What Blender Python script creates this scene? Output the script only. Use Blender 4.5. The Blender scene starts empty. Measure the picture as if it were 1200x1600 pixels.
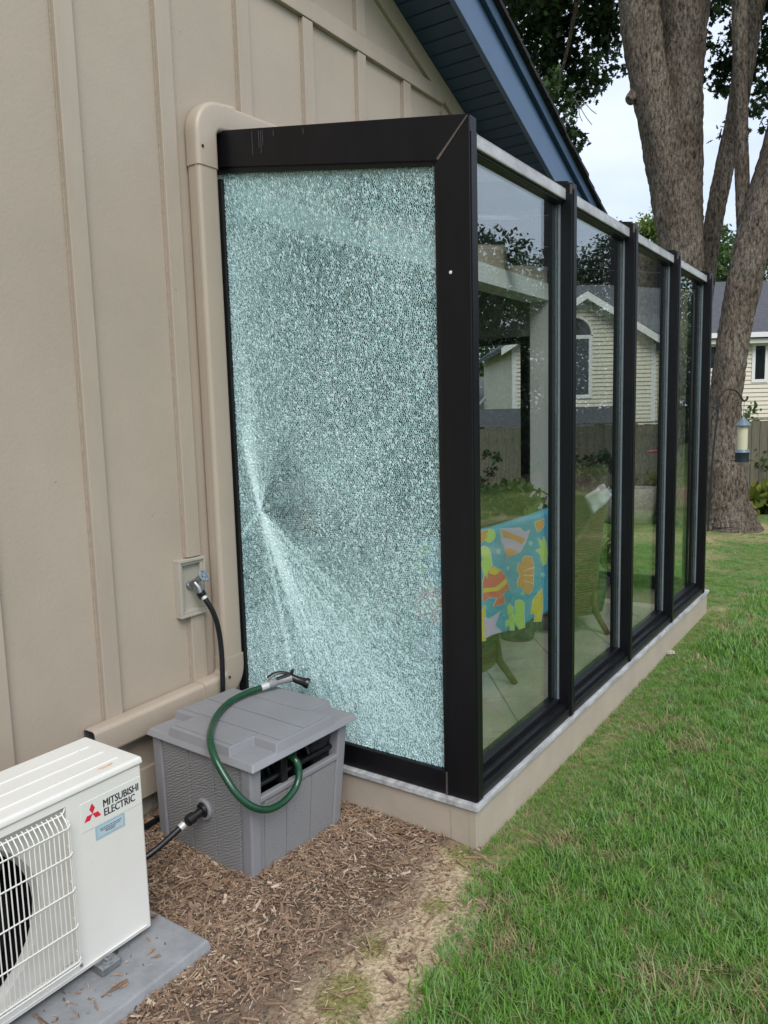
import bpy, bmesh, math, random
import numpy as np
from math import sin, cos, radians, pi, sqrt, atan2
from mathutils import Vector, Matrix
from mathutils.geometry import delaunay_2d_cdt

random.seed(7)
rng = np.random.default_rng(7)
sc = bpy.context.scene
C = sc.collection

# ---------------------------------------------------------------- camera
CAM = Vector((-2.209, -1.158, 1.5))
YAW, PITCH, ROLL, FPX = radians(34.45), radians(-7.257), radians(-1.5), 1195.0
FWD = Vector((cos(YAW) * cos(PITCH), sin(YAW) * cos(PITCH), sin(PITCH)))
_r = Vector((sin(YAW), -cos(YAW), 0))
_u = _r.cross(FWD)
RGT = _r * cos(ROLL) + _u * sin(ROLL)
UPV = _u * cos(ROLL) - _r * sin(ROLL)
cam_d = bpy.data.cameras.new('camera')
cam_d.sensor_fit = 'HORIZONTAL'
cam_d.sensor_width = 36.0
cam_d.lens = 36.0 * FPX / 1200.0
cam_d.clip_start, cam_d.clip_end = 0.05, 2000
cam = bpy.data.objects.new('camera', cam_d)
C.objects.link(cam)
cam.matrix_world = Matrix(((RGT.x, UPV.x, -FWD.x, CAM.x), (RGT.y, UPV.y, -FWD.y, CAM.y),
                           (RGT.z, UPV.z, -FWD.z, CAM.z), (0, 0, 0, 1)))
sc.camera = cam

# ---------------------------------------------------------------- sky, sun, exposure
SUN_AZ, SUN_EL = radians(-130), radians(48)     # soft light from behind the camera, lawn side
w = bpy.data.worlds.new('World')
sc.world = w
w.use_nodes = True
wn, wl = w.node_tree.nodes, w.node_tree.links
bg = wn['Background']
sky = wn.new('ShaderNodeTexSky')
sky.sky_type = 'NISHITA'
sky.sun_disc = False
sky.sun_elevation = SUN_EL
sky.sun_rotation = pi / 2 - SUN_AZ
sky.air_density, sky.dust_density = 1.0, 3.0
tc = wn.new('ShaderNodeTexCoord')
mp = wn.new('ShaderNodeMapping')
mp.inputs['Scale'].default_value = (1.6, 1.6, 4.5)
nz = wn.new('ShaderNodeTexNoise')
nz.inputs['Scale'].default_value = 1.7
nz.inputs['Detail'].default_value = 6
nz.inputs['Roughness'].default_value = 0.55
rp = wn.new('ShaderNodeValToRGB')
rp.color_ramp.elements[0].position, rp.color_ramp.elements[0].color = 0.35, (4.5, 5.25, 6.7, 1)
rp.color_ramp.elements[1].position, rp.color_ramp.elements[1].color = 0.68, (6.3, 6.8, 7.7, 1)
mx = wn.new('ShaderNodeMix')
mx.data_type = 'RGBA'
mx.inputs[0].default_value = 0.9
wl.new(tc.outputs['Generated'], mp.inputs['Vector'])
wl.new(mp.outputs['Vector'], nz.inputs['Vector'])
wl.new(nz.outputs['Fac'], rp.inputs['Fac'])
wl.new(sky.outputs['Color'], mx.inputs[6])
wl.new(rp.outputs['Color'], mx.inputs[7])
wl.new(mx.outputs[2], bg.inputs['Color'])
bg.inputs['Strength'].default_value = 0.1

sun_d = bpy.data.lights.new('sun', 'SUN')
sun_d.energy = 1.5
sun_d.angle = radians(35)
sun_d.color = (1.0, 0.965, 0.91)
sun = bpy.data.objects.new('sun', sun_d)
C.objects.link(sun)
_sd = Vector((cos(SUN_AZ) * cos(SUN_EL), sin(SUN_AZ) * cos(SUN_EL), sin(SUN_EL)))
sun.rotation_euler = _sd.to_track_quat('Z', 'Y').to_euler()
sun.location = _sd * 40

sc.view_settings.view_transform = 'Standard'
sc.view_settings.look = 'None'
sc.view_settings.exposure = 0.78
sc.view_settings.gamma = 1.0
sc.view_settings.use_curve_mapping = False
sc.render.engine = 'CYCLES'
sc.cycles.max_bounces = 10
sc.cycles.transparent_max_bounces = 32
sc.cycles.transmission_bounces = 8
sc.cycles.glossy_bounces = 5
sc.cycles.diffuse_bounces = 4
sc.cycles.caustics_reflective = False
sc.cycles.caustics_refractive = False
sc.cycles.sample_clamp_indirect = 8
try:
    sc.cycles.use_denoising = True
    sc.cycles.denoiser = 'OPENIMAGEDENOISE'
except Exception:
    pass

# ---------------------------------------------------------------- geometry helpers
def ray(x, y):
    return FWD + RGT * ((x - 600) / FPX) - UPV * ((y - 800) / FPX)

def pt(x, y, b):
    """world point seen in direction (x, y) at horizontal forward distance b"""
    d = ray(x, y)
    return CAM + d * (b / (d.x * cos(YAW) + d.y * sin(YAW)))

def terrain(x, y):
    s = x + 0.4 * max(y - 1.0, 0.0)
    return -0.033 * min(max(0.0, s - 3.9), 14.0)

def onplane(x, y, p0, n):
    d = ray(x, y)
    return CAM + d * ((p0 - CAM).dot(n) / d.dot(n))

class MB:
    def __init__(s):
        s.v, s.f, s.m = [], [], []
    def add(s, vs, fs, mi=0):
        o = len(s.v)
        s.v.extend([tuple(v) for v in vs])
        for f in fs:
            s.f.append(tuple(i + o for i in f))
            s.m.append(mi)
        return s
    def box(s, a, b, mi=0):
        x0, y0, z0 = a
        x1, y1, z1 = b
        return s.add([(x0, y0, z0), (x1, y0, z0), (x1, y1, z0), (x0, y1, z0), (x0, y0, z1), (x1, y0, z1), (x1, y1, z1), (x0, y1, z1)],
                     [(0, 3, 2, 1), (4, 5, 6, 7), (0, 1, 5, 4), (1, 2, 6, 5), (2, 3, 7, 6), (3, 0, 4, 7)], mi)
    def hexa(s, bot, top, mi=0):
        n = len(bot)
        fs = [tuple(reversed(range(n))), tuple(range(n, 2 * n))]
        for i in range(n):
            j = (i + 1) % n
            fs.append((i, j, n + j, n + i))
        return s.add(list(bot) + list(top), fs, mi)
    def extr(s, poly, d, mi=0):
        d = Vector(d)
        p = [Vector(q) for q in poly]
        return s.hexa(p, [q + d for q in p], mi)
    def tube(s, pts, r, n=8, mi=0, cap=True, sx=1.0):
        pts = [Vector(p) for p in pts]
        m = len(pts)
        rs = r if hasattr(r, '__len__') else [r] * m
        vs, fs = [], []
        up = None
        for i, p in enumerate(pts):
            t = (pts[min(i + 1, m - 1)] - pts[max(i - 1, 0)])
            t = t.normalized() if t.length > 1e-9 else Vector((0, 0, 1))
            if up is None:
                up = Vector((0, 0, 1)) if abs(t.z) < 0.9 else Vector((1, 0, 0))
            a = (up - t * up.dot(t)).normalized()
            up = a
            b = t.cross(a)
            for k in range(n):
                th = 2 * pi * k / n
                vs.append(p + (a * cos(th) + b * sin(th) * sx) * rs[i])
        for i in range(m - 1):
            for k in range(n):
                k2 = (k + 1) % n
                fs.append((i * n + k, i * n + k2, (i + 1) * n + k2, (i + 1) * n + k))
        if cap:
            fs.append(tuple(reversed(range(n))))
            fs.append(tuple((m - 1) * n + k for k in range(n)))
        return s.add(vs, fs, mi)
    def lathe(s, prof, base, axis=(0, 0, 1), n=20, mi=0):
        ax = Vector(axis).normalized()
        a = ax.orthogonal().normalized()
        b = ax.cross(a)
        base = Vector(base)
        vs, fs = [], []
        for r, h in prof:
            for k in range(n):
                th = 2 * pi * k / n
                vs.append(base + ax * h + (a * cos(th) + b * sin(th)) * r)
        for i in range(len(prof) - 1):
            for k in range(n):
                k2 = (k + 1) % n
                fs.append((i * n + k, i * n + k2, (i + 1) * n + k2, (i + 1) * n + k))
        fs.append(tuple(reversed(range(n))))
        fs.append(tuple((len(prof) - 1) * n + k for k in range(n)))
        return s.add(vs, fs, mi)
    def build(s, name, mats, parent=None, smooth=False, bevel=0, seg=2):
        me = bpy.data.meshes.new(name)
        me.from_pydata(s.v, [], s.f)
        mats = mats if isinstance(mats, (list, tuple)) else [mats]
        for m in mats:
            me.materials.append(m)
        if len(mats) > 1:
            me.polygons.foreach_set('material_index', s.m)
        bm = bmesh.new()
        bm.from_mesh(me)
        bmesh.ops.recalc_face_normals(bm, faces=bm.faces)
        bm.to_mesh(me)
        bm.free()
        if smooth:
            me.polygons.foreach_set('use_smooth', [True] * len(me.polygons))
            try:
                me.set_sharp_from_angle(angle=radians(40))
            except Exception:
                pass
        o = bpy.data.objects.new(name, me)
        C.objects.link(o)
        if parent is not None:
            o.parent = parent
            o.matrix_parent_inverse = Matrix.Translation(-parent.location) if parent.location.length > 0 else Matrix()
        if bevel:
            md = o.modifiers.new('bevel', 'BEVEL')
            md.width, md.segments, md.limit_method = bevel, seg, 'ANGLE'
        return o

def tag(o, label=None, cat=None, group=None, kind=None):
    if label: o['label'] = label
    if cat: o['category'] = cat
    if group: o['group'] = group
    if kind: o['kind'] = kind
    return o

def thing(name, label, cat, loc=(0, 0, 0), group=None):
    o = bpy.data.objects.new(name, None)
    C.objects.link(o)
    o.location = loc
    o.empty_display_size = 0.1
    return tag(o, label, cat, group)

def npmesh(name, V, F, mat, parent=None, smooth=False, attrs=None, matidx=None):
    """V (n,3) float, F (m,k) int"""
    me = bpy.data.meshes.new(name)
    V = np.asarray(V, np.float32)
    F = np.asarray(F, np.int32)
    m, k = F.shape
    me.vertices.add(len(V))
    me.vertices.foreach_set('co', V.ravel())
    me.loops.add(m * k)
    me.loops.foreach_set('vertex_index', F.ravel())
    me.polygons.add(m)
    me.polygons.foreach_set('loop_start', np.arange(0, m * k, k, dtype=np.int32))
    mats = mat if isinstance(mat, (list, tuple)) else [mat]
    for q in mats:
        me.materials.append(q)
    if matidx is not None:
        me.polygons.foreach_set('material_index', np.asarray(matidx, np.int32))
    if smooth:
        me.polygons.foreach_set('use_smooth', np.ones(m, bool))
    if attrs:
        for an, (ty, data) in attrs.items():
            at = me.attributes.new(an, ty, 'POINT')
            at.data.foreach_set('value' if ty in ('FLOAT', 'INT') else ('color' if ty == 'FLOAT_COLOR' else 'vector'), np.asarray(data, np.float32 if ty != 'INT' else np.int32).ravel())
    me.update(calc_edges=True)
    me.validate()
    o = bpy.data.objects.new(name, me)
    C.objects.link(o)
    if parent is not None:
        o.parent = parent
        o.matrix_parent_inverse = Matrix.Translation(-parent.location) if parent.location.length > 0 else Matrix()
    return o

# ---------------------------------------------------------------- material helpers
def newmat(name):
    m = bpy.data.materials.new(name)
    m.use_nodes = True
    nt = m.node_tree
    b = nt.nodes['Principled BSDF']
    return m, nt.nodes, nt.links, b

def mat(name, col, rough=0.6, metal=0.0, var=None, bump=None, spec=0.5, stretch=(1, 1, 1), speck=None, coat=0):
    """var=(scale, amount, colour2)  bump=(scale, strength, distance)  speck=(scale, threshold, colour)"""
    m, n, l, b = newmat(name)
    b.inputs['Roughness'].default_value = rough
    b.inputs['Metallic'].default_value = metal
    b.inputs['Specular IOR Level'].default_value = spec
    b.inputs['Coat Weight'].default_value = coat
    b.inputs['Base Color'].default_value = (*col, 1)
    co = n.new('ShaderNodeTexCoord')
    mpg = n.new('ShaderNodeMapping')
    mpg.inputs['Scale'].default_value = stretch
    l.new(co.outputs['Object'], mpg.inputs['Vector'])
    last = None
    if var:
        t = n.new('ShaderNodeTexNoise')
        t.inputs['Scale'].default_value = var[0]
        t.inputs['Detail'].default_value = 5
        t.inputs['Roughness'].default_value = 0.65
        l.new(mpg.outputs[0], t.inputs['Vector'])
        r = n.new('ShaderNodeValToRGB')
        r.color_ramp.elements[0].position, r.color_ramp.elements[1].position = 0.3, 0.7
        c2 = var[2] if len(var) > 2 else tuple(c * (1 - var[1]) for c in col)
        r.color_ramp.elements[0].color = (*c2, 1)
        r.color_ramp.elements[1].color = (*col, 1)
        l.new(t.outputs['Fac'], r.inputs['Fac'])
        last = r.outputs['Color']
    if speck:
        t = n.new('ShaderNodeTexNoise')
        t.inputs['Scale'].default_value = speck[0]
        t.inputs['Detail'].default_value = 2
        l.new(co.outputs['Object'], t.inputs['Vector'])
        g = n.new('ShaderNodeMapRange')
        g.inputs[1].default_value, g.inputs[2].default_value = speck[1], speck[1] + 0.03
        l.new(t.outputs['Fac'], g.inputs[0])
        x = n.new('ShaderNodeMix')
        x.data_type = 'RGBA'
        l.new(g.outputs[0], x.inputs[0])
        if last: l.new(last, x.inputs[6])
        else: x.inputs[6].default_value = (*col, 1)
        x.inputs[7].default_value = (*speck[2], 1)
        last = x.outputs[2]
    if last: l.new(last, b.inputs['Base Color'])
    if bump:
        t = n.new('ShaderNodeTexNoise')
        t.inputs['Scale'].default_value = bump[0]
        t.inputs['Detail'].default_value = 4
        l.new(mpg.outputs[0], t.inputs['Vector'])
        bp = n.new('ShaderNodeBump')
        bp.inputs['Strength'].default_value = bump[1]
        bp.inputs['Distance'].default_value = bump[2] if len(bump) > 2 else 0.01
        l.new(t.outputs['Fac'], bp.inputs['Height'])
        l.new(bp.outputs[0], b.inputs['Normal'])
    return m

def glass(name, tint, f0=0.04, k=0.9, rough=0.0):
    m = bpy.data.materials.new(name)
    m.use_nodes = True
    n, l = m.node_tree.nodes, m.node_tree.links
    n.remove(n['Principled BSDF'])
    out = n['Material Output']
    tr = n.new('ShaderNodeBsdfTransparent')
    tr.inputs[0].default_value = (*tint, 1)
    gl = n.new('ShaderNodeBsdfGlossy')
    gl.inputs['Roughness'].default_value = rough
    gl.inputs['Color'].default_value = (0.95, 1, 0.98, 1)
    lw = n.new('ShaderNodeLayerWeight')
    lw.inputs['Blend'].default_value = 0.5
    p = n.new('ShaderNodeMath'); p.operation = 'POWER'; p.inputs[1].default_value = 5
    a = n.new('ShaderNodeMath'); a.operation = 'MULTIPLY_ADD'
    a.inputs[1].default_value, a.inputs[2].default_value = k, f0
    a.use_clamp = True
    mix = n.new('ShaderNodeMixShader')
    l.new(lw.outputs['Facing'], p.inputs[0])
    l.new(p.outputs[0], a.inputs[0])
    l.new(a.outputs[0], mix.inputs[0])
    l.new(tr.outputs[0], mix.inputs[1])
    l.new(gl.outputs[0], mix.inputs[2])
    # faint waviness of float glass
    t = n.new('ShaderNodeTexNoise'); t.inputs['Scale'].default_value = 2.2
    bp = n.new('ShaderNodeBump'); bp.inputs['Strength'].default_value = 0.02; bp.inputs['Distance'].default_value = 0.02
    co = n.new('ShaderNodeTexCoord')
    l.new(co.outputs['Object'], t.inputs['Vector'])
    l.new(t.outputs['Fac'], bp.inputs['Height'])
    l.new(bp.outputs[0], gl.inputs['Normal'])
    l.new(mix.outputs[0], out.inputs[0])
    return m

def leafmat(name, c1, c2, trans=0.25, rough=0.5):
    """colour by the per-leaf attribute 'tint' (0..1)"""
    m, n, l, b = newmat(name)
    at = n.new('ShaderNodeAttribute'); at.attribute_name = 'tint'
    x = n.new('ShaderNodeMix'); x.data_type = 'RGBA'
    l.new(at.outputs['Fac'], x.inputs[0])
    x.inputs[6].default_value = (*c1, 1)
    x.inputs[7].default_value = (*c2, 1)
    l.new(x.outputs[2], b.inputs['Base Color'])
    b.inputs['Roughness'].default_value = rough
    b.inputs['Specular IOR Level'].default_value = 0.3
    tr = n.new('ShaderNodeBsdfTranslucent')
    l.new(x.outputs[2], tr.inputs['Color'])
    ms = n.new('ShaderNodeMixShader'); ms.inputs[0].default_value = trans
    l.new(b.outputs[0], ms.inputs[1]); l.new(tr.outputs[0], ms.inputs[2])
    l.new(ms.outputs[0], n['Material Output'].inputs[0])
    return m

M = {}
M['siding'] = mat('siding', (0.43, 0.363, 0.29), 0.62, var=(1.7, 0.17), bump=(160, 0.3, 0.003), stretch=(0.6, 1, 0.5), speck=(48, 0.765, (0.25, 0.2, 0.16)))
M['trimpaint'] = mat('trimpaint', (0.43, 0.363, 0.29), 0.55, var=(5, 0.14), bump=(70, 0.16, 0.003), stretch=(1, 1, 0.3), speck=(42, 0.76, (0.24, 0.19, 0.15)))
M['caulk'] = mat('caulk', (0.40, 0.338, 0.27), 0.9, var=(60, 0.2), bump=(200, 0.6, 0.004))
M['downspout'] = mat('downspout', (0.43, 0.363, 0.29), 0.42, var=(5, 0.1), bump=(14, 0.06, 0.005), stretch=(1, 1, 0.5))
M['gutter_inner'] = mat('gutter_inner', (0.5, 0.52, 0.54), 0.35, metal=0.8, var=(20, 0.4))
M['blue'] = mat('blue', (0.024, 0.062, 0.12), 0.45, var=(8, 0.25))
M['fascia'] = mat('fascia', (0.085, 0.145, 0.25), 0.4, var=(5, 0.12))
M['shingle'] = mat('shingle', (0.018, 0.018, 0.022), 0.9, var=(30, 0.5), bump=(60, 0.6, 0.01))
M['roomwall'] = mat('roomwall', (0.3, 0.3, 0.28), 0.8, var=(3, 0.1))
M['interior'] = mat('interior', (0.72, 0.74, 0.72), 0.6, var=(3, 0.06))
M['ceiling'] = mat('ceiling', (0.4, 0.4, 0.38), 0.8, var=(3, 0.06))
M['bronze'] = mat('bronze', (0.0035, 0.004, 0.006), 0.36, metal=0.0, var=(9, 0.45, (0.0085, 0.008, 0.0095)), bump=(40, 0.05, 0.003), stretch=(1, 1, 0.25), spec=0.28, speck=(38, 0.79, (0.05, 0.05, 0.05)))
M['stain'] = mat('stain', (0.09, 0.09, 0.1), 0.7, var=(90, 0.6))
M['bead'] = mat('bead', (0.2, 0.235, 0.26), 0.4, var=(20, 0.2))
M['gasket'] = mat('gasket', (0.008, 0.008, 0.009), 0.6)
M['flash'] = mat('flash', (0.56, 0.57, 0.58), 0.4, metal=0.1, var=(18, 0.65, (0.3, 0.3, 0.31)), bump=(60, 0.2, 0.003), stretch=(0.5, 1, 1))
M['cap'] = mat('cap', (0.66, 0.67, 0.68), 0.4, metal=0.1, var=(30, 0.6, (0.28, 0.28, 0.29)), bump=(90, 0.25, 0.003), stretch=(0.25, 1, 1))
M['copper'] = mat('copper', (0.2, 0.165, 0.155), 0.4, metal=0.5, var=(40, 0.5))
M['curb'] = mat('curb', (0.45, 0.385, 0.31), 0.6, var=(6, 0.14), bump=(60, 0.1, 0.003), speck=(30, 0.75, (0.24, 0.2, 0.15)))
M['glass'] = glass('glass', (0.95, 0.975, 0.96), 0.195, 0.36)
M['clearglass'] = glass('clearglass', (0.96, 0.98, 0.97), 0.05, 0.8)
M['roofglass'] = glass('roofglass', (0.95, 0.97, 0.965), 0.05, 0.9)
M['grout'] = mat('grout', (0.66, 0.64, 0.56), 0.9)
M['tile'] = mat('tile', (0.58, 0.56, 0.47), 0.28, var=(5, 0.25, (0.46, 0.43, 0.34)), bump=(30, 0.06, 0.003))
M['acwhite'] = mat('acwhite', (0.72, 0.71, 0.665), 0.38, var=(4, 0.08), speck=(46, 0.745, (0.45, 0.41, 0.34)))
M['acinner'] = mat('acinner', (0.6, 0.59, 0.55), 0.5, var=(5, 0.15))
M['black'] = mat('black', (0.006, 0.006, 0.007), 0.45)
M['blackmatte'] = mat('blackmatte', (0.004, 0.004, 0.005), 0.9, spec=0.1)
M['rubber'] = mat('rubber', (0.008, 0.009, 0.011), 0.3, var=(40, 0.3))
M['red'] = mat('red', (0.62, 0.02, 0.05), 0.4)
M['ink'] = mat('ink', (0.025, 0.025, 0.04), 0.5)
M['sticker'] = mat('sticker', (0.43, 0.55, 0.61), 0.4, var=(14, 0.1))
M['stickeredge'] = mat('stickeredge', (0.33, 0.45, 0.51), 0.4)
M['label_plate'] = mat('label_plate', (0.67, 0.68, 0.63), 0.35)
M['rust'] = mat('rust', (0.55, 0.3, 0.14), 0.8, var=(30, 0.5, (0.7, 0.6, 0.48)))
M['zinc'] = mat('zinc', (0.45, 0.47, 0.48), 0.35, metal=0.85, var=(60, 0.4))
M['steelwhite'] = mat('steelwhite', (0.6, 0.6, 0.58), 0.3, metal=0.3)
M['pad'] = mat('pad', (0.29, 0.3, 0.31), 0.65, var=(9, 0.35), bump=(120, 0.35, 0.004), speck=(28, 0.72, (0.16, 0.17, 0.16)))
M['boxlid'] = mat('boxlid', (0.25, 0.252, 0.268), 0.45, var=(7, 0.12), bump=(150, 0.12, 0.002))
M['hosegreen'] = mat('hosegreen', (0.008, 0.062, 0.028), 0.22, var=(6, 0.3), spec=0.6)
M['green_stripe'] = mat('green_stripe', (0.03, 0.13, 0.06), 0.3)
M['nozzle_grey'] = mat('nozzle_grey', (0.22, 0.23, 0.24), 0.35)
M['mulch_soil'] = None
M['picket'] = mat('picket', (0.2, 0.175, 0.13), 0.9, var=(6, 0.55, (0.095, 0.1, 0.065)), bump=(30, 0.5, 0.01), stretch=(2, 2, 0.18))
M['bark'] = None
M['wicker'] = mat('wicker', (0.16, 0.085, 0.045), 0.6, var=(60, 0.5), bump=(120, 0.4, 0.003))
M['wickerdark'] = mat('wickerdark', (0.04, 0.028, 0.018), 0.8, var=(40, 0.4))
M['wood'] = mat('wood', (0.14, 0.09, 0.05), 0.5, var=(12, 0.3), stretch=(1, 1, 0.3))
M['vinyl'] = mat('vinyl', (0.68, 0.635, 0.52), 0.6, var=(0.5, 0.06))
M['nwhite'] = mat('nwhite', (0.76, 0.76, 0.74), 0.5, var=(2, 0.06))
M['nroof'] = mat('nroof', (0.085, 0.088, 0.1), 0.9, var=(7, 0.4), bump=(9, 0.5, 0.03), stretch=(1, 1, 3))
M['groof'] = mat('groof', (0.19, 0.19, 0.19), 0.9, var=(7, 0.3), bump=(12, 0.4, 0.02))
M['nglass'] = mat('nglass', (0.015, 0.02, 0.022), 0.08, spec=0.8)
M['iron'] = mat('iron', (0.015, 0.014, 0.013), 0.5)
M['feeder_blue'] = mat('feeder_blue', (0.12, 0.17, 0.21), 0.4, var=(20, 0.2))
M['feeder_dark'] = mat('feeder_dark', (0.018, 0.03, 0.04), 0.4)
M['feeder_tube'] = mat('feeder_tube', (0.55, 0.53, 0.42), 0.15, var=(12, 0.3, (0.62, 0.56, 0.36)))
M['stone'] = mat('stone', (0.4, 0.37, 0.31), 0.9, var=(8, 0.35), bump=(20, 0.5, 0.03))
M['plastic_bag'] = mat('plastic_bag', (0.72, 0.76, 0.78), 0.3, var=(10, 0.15), bump=(12, 0.5, 0.03))
M['pot'] = mat('pot', (0.06, 0.06, 0.055), 0.8, var=(10, 0.2))
M['feeder_red'] = mat('feeder_red', (0.6, 0.03, 0.04), 0.35)
M['chip_a'] = mat('chip_a', (0.36, 0.24, 0.155), 0.9, var=(90, 0.45))
M['chip_b'] = mat('chip_b', (0.25, 0.16, 0.108), 0.9, var=(90, 0.5))
M['chip_c'] = mat('chip_c', (0.58, 0.46, 0.34), 0.9, var=(90, 0.35))
M['chip_d'] = mat('chip_d', (0.12, 0.082, 0.06), 0.9, var=(90, 0.4))
M['dryleaf'] = mat('dryleaf', (0.3, 0.17, 0.09), 0.8, var=(30, 0.4))
M['cushion'] = mat('cushion', (0.42, 0.14, 0.05), 0.8, var=(14, 0.4))

# wood-grain embossed plastic of the hose box
def grainmat():
    m, n, l, b = newmat('boxgrain')
    b.inputs['Base Color'].default_value = (0.24, 0.241, 0.247, 1)
    b.inputs['Roughness'].default_value = 0.45
    co = n.new('ShaderNodeTexCoord')
    mpg = n.new('ShaderNodeMapping')
    mpg.inputs['Rotation'].default_value = (0.5, 0.35, 0.3)
    l.new(co.outputs['Object'], mpg.inputs['Vector'])
    wv = n.new('ShaderNodeTexWave')
    wv.wave_type = 'BANDS'; wv.bands_direction = 'Z'
    wv.inputs['Scale'].default_value = 34
    wv.inputs['Distortion'].default_value = 7
    wv.inputs['Detail'].default_value = 3
    wv.inputs['Detail Scale'].default_value = 1.3
    l.new(mpg.outputs[0], wv.inputs['Vector'])
    nz_ = n.new('ShaderNodeTexNoise'); nz_.inputs['Scale'].default_value = 9
    l.new(co.outputs['Object'], nz_.inputs['Vector'])
    mu = n.new('ShaderNodeMath'); mu.operation = 'MULTIPLY'
    l.new(wv.outputs['Fac'], mu.inputs[0]); l.new(nz_.outputs['Fac'], mu.inputs[1])
    bp = n.new('ShaderNodeBump'); bp.inputs['Strength'].default_value = 0.6; bp.inputs['Distance'].default_value = 0.0045
    l.new(mu.outputs[0], bp.inputs['Height']); l.new(bp.outputs[0], b.inputs['Normal'])
    return m
M['boxgrain'] = grainmat()

def barkmat():
    m, n, l, b = newmat('bark')
    b.inputs['Roughness'].default_value = 0.95
    b.inputs['Specular IOR Level'].default_value = 0.15
    co = n.new('ShaderNodeTexCoord')
    mpg = n.new('ShaderNodeMapping'); mpg.inputs['Scale'].default_value = (1, 1, 0.36)
    l.new(co.outputs['Object'], mpg.inputs['Vector'])
    t = n.new('ShaderNodeTexNoise'); t.inputs['Scale'].default_value = 30; t.inputs['Detail'].default_value = 7; t.inputs['Roughness'].default_value = 0.8
    t2 = n.new('ShaderNodeTexNoise'); t2.inputs['Scale'].default_value = 1.6; t2.inputs['Detail'].default_value = 3
    v = n.new('ShaderNodeTexVoronoi'); v.inputs['Scale'].default_value = 24; v.feature = 'DISTANCE_TO_EDGE'
    l.new(mpg.outputs[0], t.inputs['Vector']); l.new(co.outputs['Object'], t2.inputs['Vector']); l.new(mpg.outputs[0], v.inputs['Vector'])
    r = n.new('ShaderNodeValToRGB')
    r.color_ramp.elements[0].position, r.color_ramp.elements[0].color = 0.38, (0.04, 0.034, 0.03, 1)
    r.color_ramp.elements[1].position, r.color_ramp.elements[1].color = 0.62, (0.4, 0.35, 0.295, 1)
    l.new(t.outputs['Fac'], r.inputs['Fac'])
    r2 = n.new('ShaderNodeValToRGB')
    r2.color_ramp.elements[0].position, r2.color_ramp.elements[0].color = 0.35, (0.75, 0.68, 0.62, 1)
    r2.color_ramp.elements[1].position, r2.color_ramp.elements[1].color = 0.65, (1.1, 1.08, 1.02, 1)
    l.new(t2.outputs['Fac'], r2.inputs['Fac'])
    x = n.new('ShaderNodeMix'); x.data_type = 'RGBA'; x.blend_type = 'MULTIPLY'; x.inputs[0].default_value = 1
    l.new(r.outputs['Color'], x.inputs[6]); l.new(r2.outputs['Color'], x.inputs[7])
    l.new(x.outputs[2], b.inputs['Base Color'])
    ad = n.new('ShaderNodeMath'); ad.operation = 'ADD'
    mn = n.new('ShaderNodeMath'); mn.operation = 'MINIMUM'; mn.inputs[1].default_value = 0.25
    l.new(v.outputs['Distance'], mn.inputs[0])
    l.new(t.outputs['Fac'], ad.inputs[0]); l.new(mn.outputs[0], ad.inputs[1])
    bp = n.new('ShaderNodeBump'); bp.inputs['Strength'].default_value = 1.0; bp.inputs['Distance'].default_value = 0.07
    l.new(ad.outputs[0], bp.inputs['Height']); l.new(bp.outputs[0], b.inputs['Normal'])
    return m
M['bark'] = barkmat()

def groundmat(name, stops, scale):
    """stops: colours mixed by noise, times the painted attribute 'soil' (0 soil/mulch, 1 bare tan, 2 moss)"""
    m, n, l, b = newmat(name)
    b.inputs['Roughness'].default_value = 0.95
    b.inputs['Specular IOR Level'].default_value = 0.1
    co = n.new('ShaderNodeTexCoord')
    t = n.new('ShaderNodeTexNoise'); t.inputs['Scale'].default_value = scale; t.inputs['Detail'].default_value = 8; t.inputs['Roughness'].default_value = 0.7
    l.new(co.outputs['Object'], t.inputs['Vector'])
    r = n.new('ShaderNodeValToRGB')
    while len(r.color_ramp.elements) < len(stops):
        r.color_ramp.elements.new(0.5)
    for i, (p, c) in enumerate(stops):
        r.color_ramp.elements[i].position = p
        r.color_ramp.elements[i].color = (*c, 1)
    l.new(t.outputs['Fac'], r.inputs['Fac'])
    at = n.new('ShaderNodeAttribute'); at.attribute_name = 'patch'
    x = n.new('ShaderNodeMix'); x.data_type = 'RGBA'
    l.new(at.outputs['Alpha'], x.inputs[0])
    l.new(r.outputs['Color'], x.inputs[6])
    mu = n.new('ShaderNodeMix'); mu.data_type = 'RGBA'; mu.blend_type = 'MULTIPLY'; mu.inputs[0].default_value = 1
    l.new(at.outputs['Color'], mu.inputs[6])
    t3 = n.new('ShaderNodeTexNoise'); t3.inputs['Scale'].default_value = scale * 2.7; t3.inputs['Detail'].default_value = 6
    l.new(co.outputs['Object'], t3.inputs['Vector'])
    r3 = n.new('ShaderNodeValToRGB')
    r3.color_ramp.elements[0].position, r3.color_ramp.elements[0].color = 0.3, (0.55, 0.55, 0.55, 1)
    r3.color_ramp.elements[1].position, r3.color_ramp.elements[1].color = 0.68, (1.2, 1.2, 1.2, 1)
    l.new(t3.outputs['Fac'], r3.inputs['Fac'])
    l.new(r3.outputs['Color'], mu.inputs[7])
    l.new(mu.outputs[2], x.inputs[7])
    l.new(x.outputs[2], b.inputs['Base Color'])
    bp = n.new('ShaderNodeBump'); bp.inputs['Strength'].default_value = 0.9; bp.inputs['Distance'].default_value = 0.02
    l.new(t3.outputs['Fac'], bp.inputs['Height']); l.new(bp.outputs[0], b.inputs['Normal'])
    return m
M['lawnsoil'] = groundmat('lawnsoil', [(0.3, (0.06, 0.09, 0.026)), (0.5, (0.11, 0.16, 0.045)), (0.7, (0.19, 0.19, 0.085))], 9)
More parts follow.
